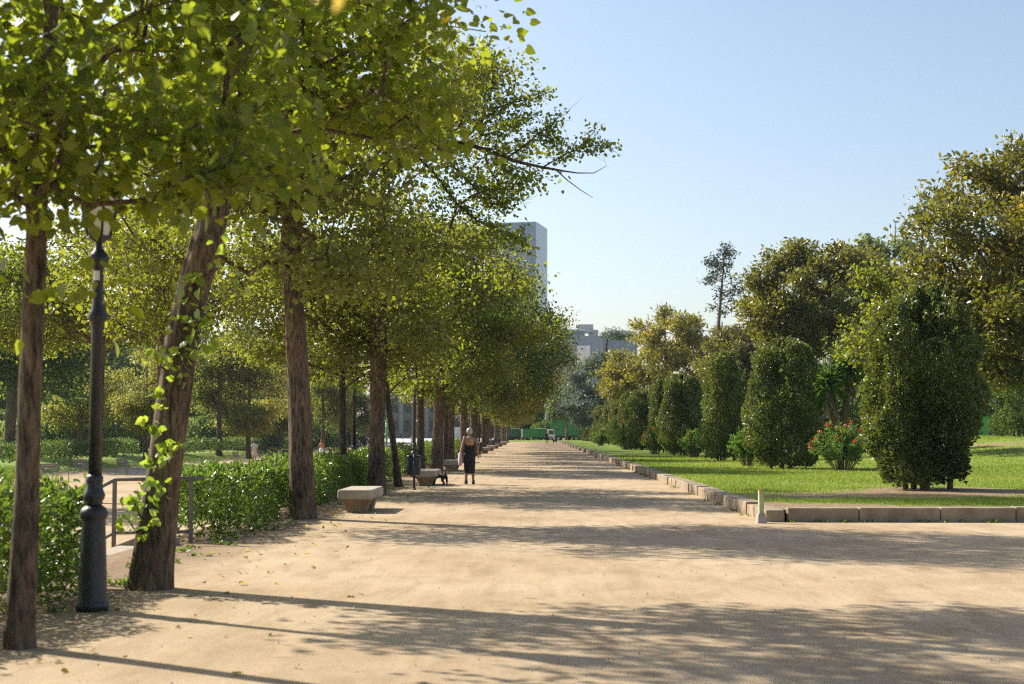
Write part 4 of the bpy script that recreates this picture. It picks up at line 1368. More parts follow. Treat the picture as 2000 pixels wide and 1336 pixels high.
place(gA, (W(852, 924, 55).x, 55, 0), .1, (1, 1, .97)); tag(gA, 'linden with a thick trunk leaning right, beside the third stone bench', 'tree', LROW)
o = copy_tree(gB); place(o, (W(822, 918, 60).x, 60, 0), -.2, (.74, 1, 1)); tag(o, 'linden with twin looking upright trunk, right behind the nearest litter bin', 'tree', LROW)
place(gB, (W(907, 890, 86).x, 86, 0), .15, (1.12, 1, 1.08)); tag(gB, 'linden whose trunk rises directly behind the woman in black', 'tree', LROW)
FAR = 'linden among the crowded trunks far down the avenue row, past the woman in black'
for i, d in enumerate((74, 97, 108, 119, 130, 141, 152, 163, 175, 187, 199, 211, 224, 237)):
    src = (gB, gC, gA, gC)[i % 4]
    o = src if (src is gC and i == 1) else copy_tree(src)
    place(o, (-4.35 + .25 * math.sin(i * 2.3), d, 0), (.3 * math.sin(i * 1.7)), ((1.14 if d < 115 and d != 74 else 1) if d < 135 else .82, 1, (1.07 if d == 74 else (1.06 if d < 125 else .94)) + .08 * math.sin(i * 3.1)))
    tag(o, FAR, 'tree', LROW)

# young lindens between the grown ones
def young(seed):
    tp = [(0, 0, -.05), (-.02, 0, 1.2), (-.06, 0, 2.5), (-.05, 0, 4.0), (0, 0, 6.2)]
    return build_tree('linden_tree', (0, 0, 0), tp, [.115, .10, .09, .06, .015], [(.1, 0, 4.6, 2.1, 2.1, 1.9), (.2, 0, 6.0, 1.6, 1.6, 1.4)], 190, 40, .11, MID, M['linden_far'], M['bark_dark'], seed,
                      sd=(.32, .32, .2), seg=.4, gscale=1.1, gthr=.8, zfork=2.5, sides=14, ridge=.03, flare=.5, step=.2)
yA = young(81)
place(yA, (W(671, 965, 38).x, 38, 0), 0); tag(yA, 'slender dark linden stem left of the second lamp post', 'tree', YROW)
o = copy_tree(yA); place(o, (W(778, 950, 41.5).x, 41.5, 0), 1.2); o.rotation_euler = (0, -.105, .0); tag(o, 'slender linden tilted left, between the second lamp post and the nearest litter bin', 'tree', YROW)
o = copy_tree(yA); place(o, (W(870, 905, 67).x, 67, 0), 2.2, (1.1, 1.1, 1.15)); tag(o, 'slender linden just right of the thick leaning trunk by the third stone bench', 'tree', YROW)
o = copy_tree(yA); place(o, (W(883, 900, 79).x, 79, 0), 4.2, (1.1, 1.1, 1.2)); tag(o, 'slender linden close left of the trunk behind the woman in black', 'tree', YROW)
for i, d in enumerate((91, 103, 113.5)):
    o = copy_tree(yA); place(o, (-4.6, d, 0), i * 1.9, (1.1, 1.1, 1.2)); tag(o, 'slim young linden among the far crowded trunks past the woman in black', 'tree', YROW)

# linden beside the camera whose low spray hangs into the top of the view
t = build_tree('linden_tree', (-4.0, 1.6, 0), [(0, 0, -.05), (0, 0, 2), (.1, 0, 4.2), (.1, 0, 7)], [.24, .2, .17, .05],
               [(.2, 0, 6.6, 2.6, 2.4, 2.0)], 260, 34, .10, HEART, M['linden'], M['bark'], 97, sd=(.3, .3, .2), seg=.5, zfork=3, rtip=.007)
rng = rng_(98)
o0 = Vector((-4.0, 1.6, 0))
pp = [W(-300, -420, 2.3), W(200, -260, 2.4), W(520, -110, 2.5), W(680, -45, 2.5), W(800, -60, 2.5)]
mb = MB(); mb.tube([Vector((.1, 0, 3.6)), Vector((.9, .3, 3.7))] + [q - o0 for q in pp], [.03, .022, .016, .010, .006, .004, .002], 6)
sp = mb.build('low_twig', M['bark'], t)
P = np.array([np.array(W(x, y, 2.5 + rng.normal() * .04) - o0) for x, y in ((590, -18), (620, -25), (655, -12), (700, -30), (735, -28), (560, -55), (770, -45), (480, -90), (420, -120), (640, -70), (720, -70), (300, -190), (350, -160))])
foliage('twig_leaves', P, rng.normal(size=P.shape) * .6 + np.array([.3, 0, -.5]), rng.normal(size=P.shape) * .5 + np.array([0, -.5, .6]), .042 * rng.uniform(.7, 1.1, len(P)), HEART, rng.uniform(.5, 1, len(P)), M['autumn'], sp)
tag(t, 'linden beside the viewpoint whose blurred leaf tips hang into the top edge', 'tree', LROW)

# lindens standing on the lower walk, high crowns
def highlin(seed):
    tp = [(0, 0, -.05), (.05, 0, 2), (.1, 0, 4.4), (.2, 0, 7), (.2, 0, 9.4)]
    return build_tree('linden_tree', (0, 0, 0), tp, [.2, .17, .16, .1, .02], [(.6, 0, 7.4, 3.4, 3.2, 2.1), (-1.2, 0, 7.0, 2.8, 3.0, 1.9)], 430, 40, .12, MID, M['linden_far'], M['bark'], seed,
                      sd=(.36, .36, .22), seg=.5, gscale=1.3, gthr=.45, zfork=4.2, sides=16, step=.2)
LW = 'lindens along the lower walk'
hA = highlin(111)
place(hA, (W(186, 900, 48).x, 48, -.8), 0); tag(hA, 'high crowned linden on the lower walk, its stem hidden by the closest lamp post', 'tree', LW)
o = copy_tree(hA); place(o, (W(318, 900, 40).x, 40, -.8), 2.4, (.95, .95, .98)); tag(o, 'high crowned linden on the lower walk behind the leaning shoot covered trunk', 'tree', LW)
o = copy_tree(hA); place(o, (W(588, 900, 62).x, 62, -.8), 4.0, (1, 1, 1)); tag(o, 'high crowned linden on the lower walk behind the tall straight trunk', 'tree', LW)
o = copy_tree(hA); place(o, (W(-60, 900, 46).x, 46, -.8), 1.0, (1, 1, .95)); tag(o, 'high crowned linden on the lower walk behind the slender left edge stem', 'tree', LW)

# ------------------------------------------------------------------ hedges
HD = 'clipped green hedges beside the walks'
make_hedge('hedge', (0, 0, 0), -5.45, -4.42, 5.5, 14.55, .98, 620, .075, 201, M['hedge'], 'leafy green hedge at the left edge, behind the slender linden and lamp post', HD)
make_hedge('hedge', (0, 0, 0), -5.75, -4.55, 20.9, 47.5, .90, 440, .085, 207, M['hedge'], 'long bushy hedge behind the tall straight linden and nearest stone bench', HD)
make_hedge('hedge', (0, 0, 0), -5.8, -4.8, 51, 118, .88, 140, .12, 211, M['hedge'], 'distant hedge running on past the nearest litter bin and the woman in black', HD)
make_hedge('hedge', (0, 0, .0), -28.6, -26.8, 60, 97, .98, 75, .15, 221, M['darkleaf'], 'clipped hedge behind the park benches at the far side of the lower walk', HD, lump=.06, stems=False)
make_hedge('hedge', (0, 0, .0), -28.6, -26.6, 106, 172, .95, 55, .18, 223, M['darkleaf'], 'clipped hedge behind the man in the pale tee shirt', HD, lump=.06, stems=False)
# ------------------------------------------------------------------ right hand shrubs
CG = 'tall clipped laurel columns on the lawn'
cA = column_bush('laurel_column', (0, 0, 0), 4.95, 1.2, 1.2, 38000, .105, 301, M['laurel'], OVAL, 6)
cB = column_bush('laurel_column', (0, 0, 0), 4.95, 1.18, 1.2, 22000, .125, 307, M['laurel'], OVAL, 4)
cC = column_bush('laurel_column', (0, 0, 0), 4.95, 1.05, 1.2, 18000, .13, 311, M['laurel'], OVAL, 4, hue=.06)
place(cA, (W(1803, 955, 34.6).x, 34.6, .19), 0); tag(cA, 'largest laurel column, nearest the front kerb, with bare stems at its foot', 'shrub', CG)
place(cB, (9.5, 54.4, .19), 1.0, (.95, .95, 1.0)); tag(cB, 'second laurel column, dark and round topped, left of the red flowering oleander', 'shrub', CG)
lab = ['third laurel column from the front, between the two red dotted green oleanders', 'fourth laurel column from the front, narrow and lumpy', 'fifth laurel column from the front, leaning on its neighbours']
for i, (x, d, s, z) in enumerate(((9.25, 69.5, .86, 1.05), (8.75, 84.6, .88, .98), (8.9, 98, .9, 1.0), (8.7, 112, 1.0, .95), (8.8, 127, 1.0, 1.0), (8.7, 143, 1.05, .95), (8.8, 160, 1.1, 1.0), (8.8, 178, 1.1, .95), (8.9, 196, 1.1, .9), (8.9, 214, 1.2, .85), (8.8, 232, 1.2, .75))):
    src = cC if i % 2 == 0 else cB
    o = src if (src is cC and i == 0) else copy_tree(src)
    place(o, (x, d, .19), i * 1.3, (s, s, z))
    tag(o, lab[i] if i < 3 else 'small distant laurel column in the run towards the green trucks', 'shrub', CG)

OG = 'oleander bushes between the laurel columns'
oA = oleander('oleander_bush', (11.1, 51.5, .19), 1.72, 1.2, 401, 26, 3600, .19); tag(oA, 'widest oleander bush, dotted with red flowers, between the two biggest laurel columns', 'shrub', OG)
oB = oleander('oleander_bush', (8.75, 58.5, .19), 1.55, .85, 407, 5, 2200, .2); tag(oB, 'bright green oleander bush, few red flowers, left of the second laurel column', 'shrub', OG)
o = copy_tree(oB); place(o, (8.75, 78, .19), 2.0, (1, 1, 1)); tag(o, 'bright green oleander bush between the third and fourth laurel columns', 'shrub', OG)
o = copy_tree(oA); place(o, (7.6, 90, .19), 1.0, (.8, .8, 1)); tag(o, 'oleander bush with red flowers in front of the fourth laurel column', 'shrub', OG)
o = copy_tree(oA); place(o, (7.5, 116, .19), 3.0, (1.2, 1.2, 1.35)); tag(o, 'largest distant oleander mound with red flowers beside the kerb', 'shrub', OG)
o = copy_tree(oB); place(o, (7.0, 150, .19), 4.0, (1.3, 1.3, 1.2)); tag(o, 'plain far oleander bush before the last laurel columns', 'shrub', OG)

# dark clipped shrub, pale filler shrubs
o = column_bush('dark_shrub', (24.6, 72, GL(24.6, 72) - .03), 2.95, 1.6, 1.5, 9000, .13, 501, M['darkleaf'], OVAL, 4, shoots=False); tag(o, 'dark rounded shrub at the right edge beside the lantern', 'shrub')
o = column_bush('green_shrub', (23.4, 80, GL(23, 80)), 1.6, 1.2, 1.0, 3000, .15, 503, M['eucalypt'], OVAL, 3, shoots=False); tag(o, 'low pale green shrub below the lime green cabinet', 'shrub')

# yucca with cream flower spikes
def yucca(loc, heads, label, seed):
    rng = rng_(seed)
    root = empty('yucca', loc); tag(root, label, 'yucca', 'yuccas behind the laurel columns')
    t = MB()
    for i, (hx, hy, hz, fl) in enumerate(heads):
        t.tube([(0, 0, -.05), (hx * .3, hy * .3, hz * .45), (hx * .75, hy * .75, hz * .8), (hx, hy, hz)], [.30, .2, .15, .13], 10)
    t.build('trunk', M['bark'], root)
    Ps, As, Ns, Ss = [], [], [], []
    for hx, hy, hz, fl in heads:
        n = 190
        d = nrm(rng.normal(size=(n, 3)) + np.array([0, 0, .35]))
        Ps.append(np.array([hx, hy, hz]) + d * .1 + np.array([0, 0, 1]) * rng.uniform(-.25, .25, (n, 1))); As.append(d); Ns.append(np.array([0, 0, 1.0]) + rng.normal(size=(n, 3)) * .2); Ss.append(1.05 * rng.uniform(.7, 1.1, n))
        # dry skirt
    P = np.concatenate(Ps); foliage('leaves', P, np.concatenate(As), np.concatenate(Ns), np.concatenate(Ss), BLADE, rng.uniform(size=len(P)), M['yucca'], root)
    for hx, hy, hz, fl in heads:
        n = 90
        a = rng.uniform(0, 6.28, n)
        P = np.stack([hx + .14 * np.cos(a), hy + .14 * np.sin(a), hz - rng.uniform(.1, 1.2, n)], 1)
        foliage('dry_skirt', P, np.stack([.25 * np.cos(a), .25 * np.sin(a), -np.ones(n)], 1), rng.normal(size=P.shape), .6, BLADE, rng.uniform(size=n), M['slat'], root)
    for hx, hy, hz, fl in heads:
        if fl:
            n = 260
            zz = rng.uniform(0, 1, n); rr = .24 * np.sin(zz * PI) ** .6 * rng.uniform(.3, 1, n); a = rng.uniform(0, 6.28, n)
            p = np.stack([hx + rr * np.cos(a), hy + rr * np.sin(a), hz + .35 + zz * 1.0], 1)
            foliage('flower_spike', p, rng.normal(size=p.shape), rng.normal(size=p.shape), .13, MID, rng.uniform(size=n), M['whitepetal'], root)
yucca((W(1640, 700, 66).x, 66, GL(14.3, 66) - .3), [(-.5, 0, 3.7, True), (.6, .3, 4.6, True), (-1.3, .6, 3.1, False)], 'branched yucca with cream flower spikes behind the red flowering oleander', 601)
yucca((W(1388, 770, 100).x, 100, GL(12.4, 100) - .3), [(0, 0, 4.2, True), (.7, .4, 3.3, False)], 'far yucca with one cream flower spike behind the third laurel column', 603)

# ------------------------------------------------------------------ right hand trees
MG = 'magnolias behind the laurel columns'
def magnolia(seed, ells, trunk, trad, lmat, ncl, nl, ls, gthr=.4, zf=1.8, sd=(.34, .34, .26)):
    return build_tree('magnolia_tree', (0, 0, 0), trunk, trad, ells, ncl, nl, ls, OVAL, lmat, M['bark_dark'], seed, sd=sd, seg=.5, gscale=1.5, gthr=gthr, zfork=zf, sides=16, droop=-.15, rtip=.009, updown=.6, tilt=.8, step=.2)
m1 = magnolia(701, [(-1.2, 0, 8.2, 3.8, 3.6, 3.7), (-1.0, 0, 5.4, 4.0, 3.8, 2.4), (-1.6, 0, 10.4, 2.4, 2.4, 1.5)], [(0, 0, -.05), (.1, 0, 2), (-.1, 0, 4.5), (-.3, 0, 7), (-.2, 0, 10.5), (0, 0, 12.4)], [.38, .3, .26, .19, .1, .03], M['magnolia'], 1000, 36, .23, gthr=.75)
place(m1, (W(2045, 800, 55).x, 55, GL(19.6, 55) - .1), 0); tag(m1, 'tall open magnolia at the right edge, highest tree on that side', 'tree', MG)
m2 = magnolia(709, [(-.4, 0, 9.0, 5.0, 4.4, 3.3), (1.2, 0, 8.0, 4.6, 4, 3.4), (-2.6, 0, 7.2, 2.8, 2.8, 2.0)], [(0, 0, -.05), (0, 0, 3), (.2, 0, 6), (0, 0, 9), (0, 0, 11.8)], [.4, .32, .26, .14, .03], M['magnolia'], 1100, 32, .28, gthr=.9, zf=3.5)
place(m2, (W(1622, 800, 90).x, 90, 1.2), 0); tag(m2, 'wide rusty magnolia behind the yucca and second laurel column', 'tree', MG)
m3 = magnolia(719, [(0, 0, 8.6, 5.6, 5, 4.9), (-3.2, 0, 5.6, 3.4, 3, 2.8), (2.4, 0, 7.0, 4.0, 4, 4.2)], [(0, 0, -.05), (0, 0, 3), (.2, 0, 6), (0, 0, 9), (0, 0, 12.8)], [.4, .32, .26, .14, .03], M['magnolia_yellow'], 1000, 34, .34, gthr=.9, sd=(.45, .45, .34))
place(m3, (W(1300, 800, 150).x, 150, 1.0), 0); tag(m3, 'yellow green magnolia left of the tall sparse conifer', 'tree', MG)
o = copy_tree(m2); place(o, (W(1448, 800, 118).x, 118, .8), 2.0, (.72, .72, .80)); tag(o, 'smaller orange tinted magnolia just right of the sparse conifer', 'tree', MG)
o = copy_tree(m1); place(o, (27.5, 88, 1.3), 2.2, (1.1, 1.1, .82)); tag(o, 'magnolia filling the background behind the lantern at the right edge', 'tree', MG)
o = copy_tree(m3); place(o, (34, 125, 1.3), 1.2, (1, 1, .8)); tag(o, 'magnolia half hidden behind the largest laurel column', 'tree', MG)
# pale broadleaf trees beyond
EG = 'pale tall trees beyond the magnolias'
e1 = build_tree('eucalyptus_tree', (0, 0, 0), [(0, 0, -.05), (0, 0, 8), (.4, 0, 15), (0, 0, 22)], [.5, .35, .2, .04], [(0, 0, 17, 4.2, 4, 5.4), (-1, 0, 12, 4.4, 4, 3.6), (1.2, 0, 21, 2.2, 2.2, 2.2)], 420, 34, .42, MID, M['eucalypt'], M['bark_pale'], 801,
                sd=(.6, .6, .5), seg=.9, gscale=2.0, gthr=.5, zfork=7, sides=10, step=.6, rtip=.012)
place(e1, (W(1690, 800, 170).x, 170, .5), 0, (1.1, 1.1, 1.1)); tag(e1, 'pale green tall tree showing above the wide rusty magnolia', 'tree', EG)
o = copy_tree(e1); place(o, (W(1755, 800, 160).x, 160, .5), 2, (1, 1, 1.12)); tag(o, 'pale green tall tree rising left of the right edge magnolia', 'tree', EG)
o = copy_tree(e1); place(o, (W(1880, 800, 175).x, 175, .5), 4, (1, 1, .9)); tag(o, 'pale green tall tree seen through the right edge magnolia', 'tree', EG)
e2 = build_tree('broadleaf_tree', (0, 0, 0), [(0, 0, -.05), (0, 0, 2.5), (.1, 0, 5), (0, 0, 7.6)], [.2, .15, .1, .02], [(0, 0, 5.3, 2.5, 2.3, 2.9)], 320, 40, .16, MID, M['linden_far'], M['bark'], 811, sd=(.3, .3, .24), seg=.5, gscale=1.2, zfork=1.5, sides=10, step=.3)
place(e2, (W(1768, 800, 62).x, 62, 1.0), 0); tag(e2, 'light yellow green tree behind the top of the largest laurel column', 'tree')

# sparse conifer
def conifer():
    rng = rng_(821)
    root = empty('conifer_tree', (W(1397, 800, 118).x, 118, .8))
    H = 16.4
    t = MB(); t.tube([(0, 0, -.05), (.1, 0, 5), (.35, 0, 10), (.75, 0, 14), (.9, 0, H)], [.28, .22, .15, .07, .02], 10); t.build('trunk', M['bark_pale'], root)
    mb = MB(); C = []; D = []
    for i in range(46):
        z = rng.uniform(5.0, 15.9)
        low = z < 10.3
        if low and rng.uniform() < .35: continue
        a = rng.uniform(0, 6.28)
        ln = (1.0 + 1.25 * math.sin((z - 4) / 12.5 * PI)) * rng.uniform(.6, 1.1) * (1.1 if low else .95)
        x = np.interp(z, [0, 5, 10, 14, H], [0, .1, .35, .75, .9])
        d = np.array([math.cos(a), math.sin(a), .15])
        p0 = np.array([x, 0, z]); p1 = p0 + d * ln * .5 + np.array([0, 0, .12]); p2 = p0 + d * ln + np.array([0, 0, -.10])
        mb.tube([p0, p1, p2], [.04, .028, .012], 5)
        bare = low and (math.cos(a) < -.1 or rng.uniform() < .45)
        if not bare:
            for f in (.5, .75, 1.0):
                C.append(p0 + (p2 - p0) * f + rng.normal(size=3) * .12); D.append(d)
    for k in range(14):
        C.append(np.array([.88, 0, rng.uniform(13.8, 16.3)]) + rng.normal(size=3) * np.array([.28, .28, .1])); D.append(np.array([0, 0, 1.0]))
    for k in range(16):
        C.append(np.array([1.6, .2, rng.uniform(6.2, 9.2)]) + rng.normal(size=3) * np.array([.45, .4, .3])); D.append(np.array([1, 0, .2]))
    mb.build('branches', M['bark_pale'], root)
    P, A, Nn = spray(np.array(C), nrm(np.array(D)), 26, (.26, .26, .20), rng, .1, .3, 1.0)
    foliage('crown', P, A, Nn, .24 * rng.uniform(.5, 1.2, len(P)), OVAL, rng.uniform(size=len(P)), M['conifer'], root)
    tag(root, 'tall sparse dark conifer with bare lower branches standing against the sky', 'tree')
conifer()

# silver cedar
o = build_tree('cedar_tree', (W(1168, 800, 185).x, 185, .2), [(0, 0, -.05), (.2, 0, 5), (.8, 0, 10), (1.4, 0, 15)], [.5, .4, .25, .04], [(1.5, 0, 12.4, 2.6, 2.6, 2.8), (.4, 0, 8.4, 3.8, 3.6, 3.0), (-.6, 0, 5.0, 3.9, 3.8, 2.6)], 520, 46, .34, OVAL, M['silver'], M['bark_dark'], 831,
               sd=(.55, .55, .22), seg=.7, gscale=1.6, gthr=.7, zfork=2.5, sides=12, step=.5, rtip=.012)
tag(o, 'silvery blue cedar in the distance in front of the grey office block', 'tree')
def dark_tree(seed, lmat, ncl=300, nl=36, ls=.30, name='broadleaf_tree'):
    r = rng_(seed * 7 + 1)
    el = [(0, 0, 6.6, 2.6, 2.6, 3.0)]
    for i in range(6):
        a = 1.05 * i + r.uniform(-.4, .4); q = r.uniform(1.3, 2.6)
        el.append((math.cos(a) * q, math.sin(a) * q, r.uniform(3.9, 8.2), r.uniform(1.3, 2.2), r.uniform(1.3, 2.2), r.uniform(1.0, 1.7)))
    return build_tree(name, (0, 0, 0), [(0, 0, -.05), (.1, 0, 3), (0, 0, 6), (0, 0, 9.4)], [.26, .2, .14, .03], el, ncl, nl, ls, MID, lmat, M['bark'], seed,
                      sd=(.5, .5, .34), seg=.7, gscale=1.6, gthr=.75, zfork=2.2, sides=10, step=.4, rtip=.010)
dk = dark_tree(841, M['darkleaf'])
BG = 'dark trees closing the far end of the avenue'
place(dk, (W(1106, 800, 262).x, 262, 0), 0, (1.0, 1.0, 1.35)); tag(dk, 'dark tree in the gap below the grey office block', 'tree', BG)
for i, (px_, d, s) in enumerate(((930, 300, 1.2), (965, 305, 1.2), (1000, 298, 1.25), (1032, 306, 1.15), (1062, 296, .85), (1085, 322, 1.0), (1128, 322, 1.1), (1150, 290, 1.2), (1185, 280, 1.5))):
    o = copy_tree(dk); place(o, (W(px_, 800, d).x, d, 0), i * 1.1, (s * 1.2, s * 1.2, s)); tag(o, 'dark tree in the belt behind the parked green trucks', 'tree', BG)
for i, (x, d, s) in enumerate(((13.5, 76, .52), (14.5, 104, .6), (13.5, 128, .6), (13, 172, .7), (12.6, 190, .75), (20, 140, .8), (26, 112, .8), (33, 100, .9), (42, 118, 1.1), (52, 135, 1.2))):
    o = copy_tree(dk); place(o, (x, d, GL(x, d) - .1), i * 1.7, (s, s, s)); tag(o, 'dark green background tree filling the gaps behind the laurel columns', 'tree', 'dark trees behind the laurel columns')

# ------------------------------------------------------------------ left background trees
AG = 'trees on the bank beyond the lower walk'
au = dark_tree(851, M['autumn'], 380, 44, .17); dkn = dark_tree(857, M['darkleaf'], 420, 44, .19); gr = dark_tree(859, M['linden_far'], 380, 42, .18); ha = dark_tree(861, M['eucalypt'], 320, 36, .28)
def bgtree(src, px_, d, s, label, first=False, rz=0.0, sx=1.0):
    o = src if first else copy_tree(src)
    p = W(px_, 850, d)
    place(o, (p.x, d, G(p.x, d) - .05), rz, (s * sx, s * sx, s)); tag(o, label, 'tree', AG)
bgtree(au, 155, 104, .92, 'brownish autumn tree with a stout trunk just left of the closest lamp post', True)
bgtree(dkn, 18, 92, 1.45, 'big dark green tree at the left edge on the bank', True, 1.0)
bgtree(gr, 428, 122, 1.05, 'yellowish tree with a forked trunk right of the leaning linden', True, 2.0)
bgtree(au, 486, 124, .95, 'brownish tree above the man in the pale tee shirt', rz=2.2)
bgtree(au, 285, 100, .85, 'orange tinted young tree by the hedge opening left of the leaning linden', rz=4.0, sx=.75)
bgtree(gr, 88, 120, 1.2, 'yellow green tree behind the slender left edge linden', rz=3.0)
bgtree(au, 545, 145, 1.0, 'brown leaved tree just left of the tall straight linden trunk', rz=5.1)
bgtree(gr, 630, 150, .95, 'yellowish tree above the woman in the white skirt', rz=.7)
bgtree(dkn, 690, 155, .8, 'small dark tree left of the second lamp post', rz=1.7)
bgtree(gr, 360, 150, 1.2, 'yellowish tree behind the leaning linden trunk', rz=3.7)
bgtree(ha, 225, 170, 1.75, 'tall hazy pale tree in the gap right of the closest lamp post', True)
for i, (px_, d, s) in enumerate(((40, 180, 2.1), (130, 190, 1.9), (300, 185, 1.9), (400, 195, 1.7), (480, 190, 1.7), (560, 200, 1.6), (640, 210, 1.45), (-60, 150, 1.8))):
    bgtree(ha if i % 2 else dkn, px_, d, s, 'hazy tree in the far belt closing the view beyond the lower walk', rz=i * 1.3)
sh = column_bush('round_shrub', (0, 0, 0), 2.2, 1.9, 1.7, 2600, .24, 871, M['eucalypt'], OVAL, 3, shoots=False)
sd_ = column_bush('round_shrub', (0, 0, 0), 2.2, 1.8, 1.7, 2600, .24, 873, M['darkleaf'], OVAL, 3, shoots=False)
first = {id(sh): True, id(sd_): True}
for i, (x, d, s) in enumerate(((15.5, 88, 1.3), (19, 96, 1.5), (23, 104, 1.6), (28, 108, 1.7), (33, 112, 1.8), (38, 116, 1.8), (43, 120, 1.8), (17.5, 112, 1.6), (21, 120, 1.7), (14.5, 120, 1.5), (30, 98, 1.4))):
    o = copy_tree(sd_); o.location = (x, d, GL(x, d) - .05); o.scale = (s, s, s); o.rotation_euler = (0, 0, i * 1.3); tag(o, 'dark undergrowth shrub filling the shade below the magnolias', 'shrub', 'undergrowth below the magnolias')
for i, (px_, d, s) in enumerate(((930, 296, 2.2), (965, 294, 2.4), (1000, 296, 2.6), (1035, 294, 2.5), (1066, 279, 1.9), (1095, 294, 2.4), (1125, 296, 2.5), (1150, 285, 2.0))):
    o = copy_tree(sd_); o.location = (W(px_, 850, d).x, d, 0); o.scale = (s, s, s * .9); o.rotation_euler = (0, 0, i * 1.1); tag(o, 'dark shrub of the thicket directly behind the green trucks', 'shrub', 'dark thicket behind the trucks')
for i, (px_, d, s, src) in enumerate(((30, 104, 1, sh), (105, 112, 1.3, sd_), (135, 118, 1.0, sh), (210, 120, 1.2, sd_), (240, 116, 1.3, sh), (265, 125, 1.2, sd_), (345, 135, 1.3, sh), (380, 140, 1.4, sd_), (410, 150, 1.4, sh), (455, 142, 1.3, sd_), (500, 150, 1.5, sd_), (530, 160, 1.4, sh), (575, 165, 1.5, sd_), (640, 168, 1.3, sd_), (-30, 110, 1.4, sd_), (60, 150, 2.2, sh), (160, 155, 2.2, sd_), (250, 150, 2.2, sh), (320, 160, 2.2, sd_), (370, 168, 2.2, sh), (430, 172, 2.2, sd_), (490, 176, 2.2, sh), (545, 180, 2.1, sd_), (600, 184, 2.0, sd_), (655, 186, 1.7, sd_), (700, 186, 1.3, sd_), (0, 145, 2.2, sd_), (110, 152, 2.3, sd_))):
    o = src if first.pop(id(src), False) else copy_tree(src)
    p = W(px_, 850, d); place(o, (p.x, d, G(p.x, d) - .05), i * 1.4, (s, s, s))
    tag(o, ('pale' if src is sh else 'dark') + ' rounded shrub on the grassy bank beyond the lower walk', 'shrub', 'shrubs on the grassy bank')

# ------------------------------------------------------------------ furniture placement
LG = 'cast iron lamp posts along the tree row'
p = W(180, 1190, 12.64); street_lamp((p.x, 12.64, 0), 'closest black iron lamp post, pale sticker near its top, beside the left hedge', LG, sticker=True)
base2 = street_lamp((W(708, 940, 41.5).x - .25, 41.5, 0), 'second black iron lamp post, standing behind the nearest stone bench', LG)
for px_, d, lb in ((809, 50.5, 'third black iron lamp post, directly above the nearest litter bin'), (874, 76, 'fourth black iron lamp post, between trunks left of the woman in black')):
    o = copy_tree(base2); o.location = (W(px_, 900, d).x, d, 0); tag(o, lb, 'street lamp', LG)
for d in (104, 132, 160):
    o = copy_tree(base2); o.location = (-4.0, d, 0); tag(o, 'far black lamp post among the crowded trunks past the woman in black', 'street lamp', LG)
o = copy_tree(base2); o.location = (W(1957, 800, 86).x, 86, GL(28, 86)); o.scale = (.95, .95, .78); tag(o, 'lamp post lantern peeking over the dark rounded shrub at the right edge', 'street lamp', LG)
o = copy_tree(base2); o.location = (W(1147, 860, 226).x, 226, .2); o.scale = (1.1, 1.1, .95); tag(o, 'far lamp post on the lawn in front of the tall green container', 'street lamp', LG)

BGp = 'stone benches along the path'
sb = stone_bench((W(693, 1001, 27.9).x, 27.9, 0), 0.0); tag(sb, 'nearest stone bench, thick slab on tapered feet, beside the tall straight linden', 'bench', BGp)
for px_, d, lb in ((830, 42.0, 'second stone bench, half hidden behind the nearest litter bin'), (881, 57.5, 'third stone bench, just left of the woman in black'),
                   (905, 74, None), (946, 107, None), (958, 122, None), (968, 140, None), (977, 160, None), (985, 180, None)):
    o = copy_tree(sb); o.location = (W(px_, 900, d).x, d, 0); tag(o, lb or 'small far stone bench lining the path edge beyond the woman in black', 'bench', BGp)
BN = 'dark litter bins along the path'
lb_ = litter_bin((W(807, 956, 39.3).x, 39.5, 0), .12); tag(lb_, 'nearest dark litter bin on its post, before the second stone bench', 'litter bin', BN)
for px_, d in ((937, 91), (963, 128), (950, 150), (975, 168)):
    o = copy_tree(lb_); o.location = (W(px_, 890, d).x, d, 0); tag(o, 'far dark litter bin at the path edge right of the woman in black', 'litter bin', BN)
o = copy_tree(lb_); o.location = (-20.6, 118, -.8); o.scale = (1.3, 1.3, 1.0); tag(o, 'dark litter bin on the lower walk right of the man in the pale tee shirt', 'litter bin', BN)

CH = 'slatted park benches on the lower walk'
pc = park_chair((-23.3, 68.6, -.8), -.25, 1.5); tag(pc, 'slatted park bench nearest the left edge, on the lower walk', 'park bench', CH)
for x, d, rz, lb in ((-25.2, 79.3, -.2, 'slatted park bench left of the closest lamp post, second from the left'), (-23.5, 81.5, -.15, 'slatted park bench right of the closest lamp post'),
                     (-23.6, 113, -.1, 'slatted park seat left of the man in the pale tee shirt'), (-22.9, 120, -.1, 'slatted park seat behind the legs of the man in the pale tee shirt'), (-22.4, 126, -.1, 'slatted park seat right of the man in the pale tee shirt')):
    o = copy_tree(pc); place(o, (x, d, -.8), rz); tag(o, lb, 'park bench', CH)

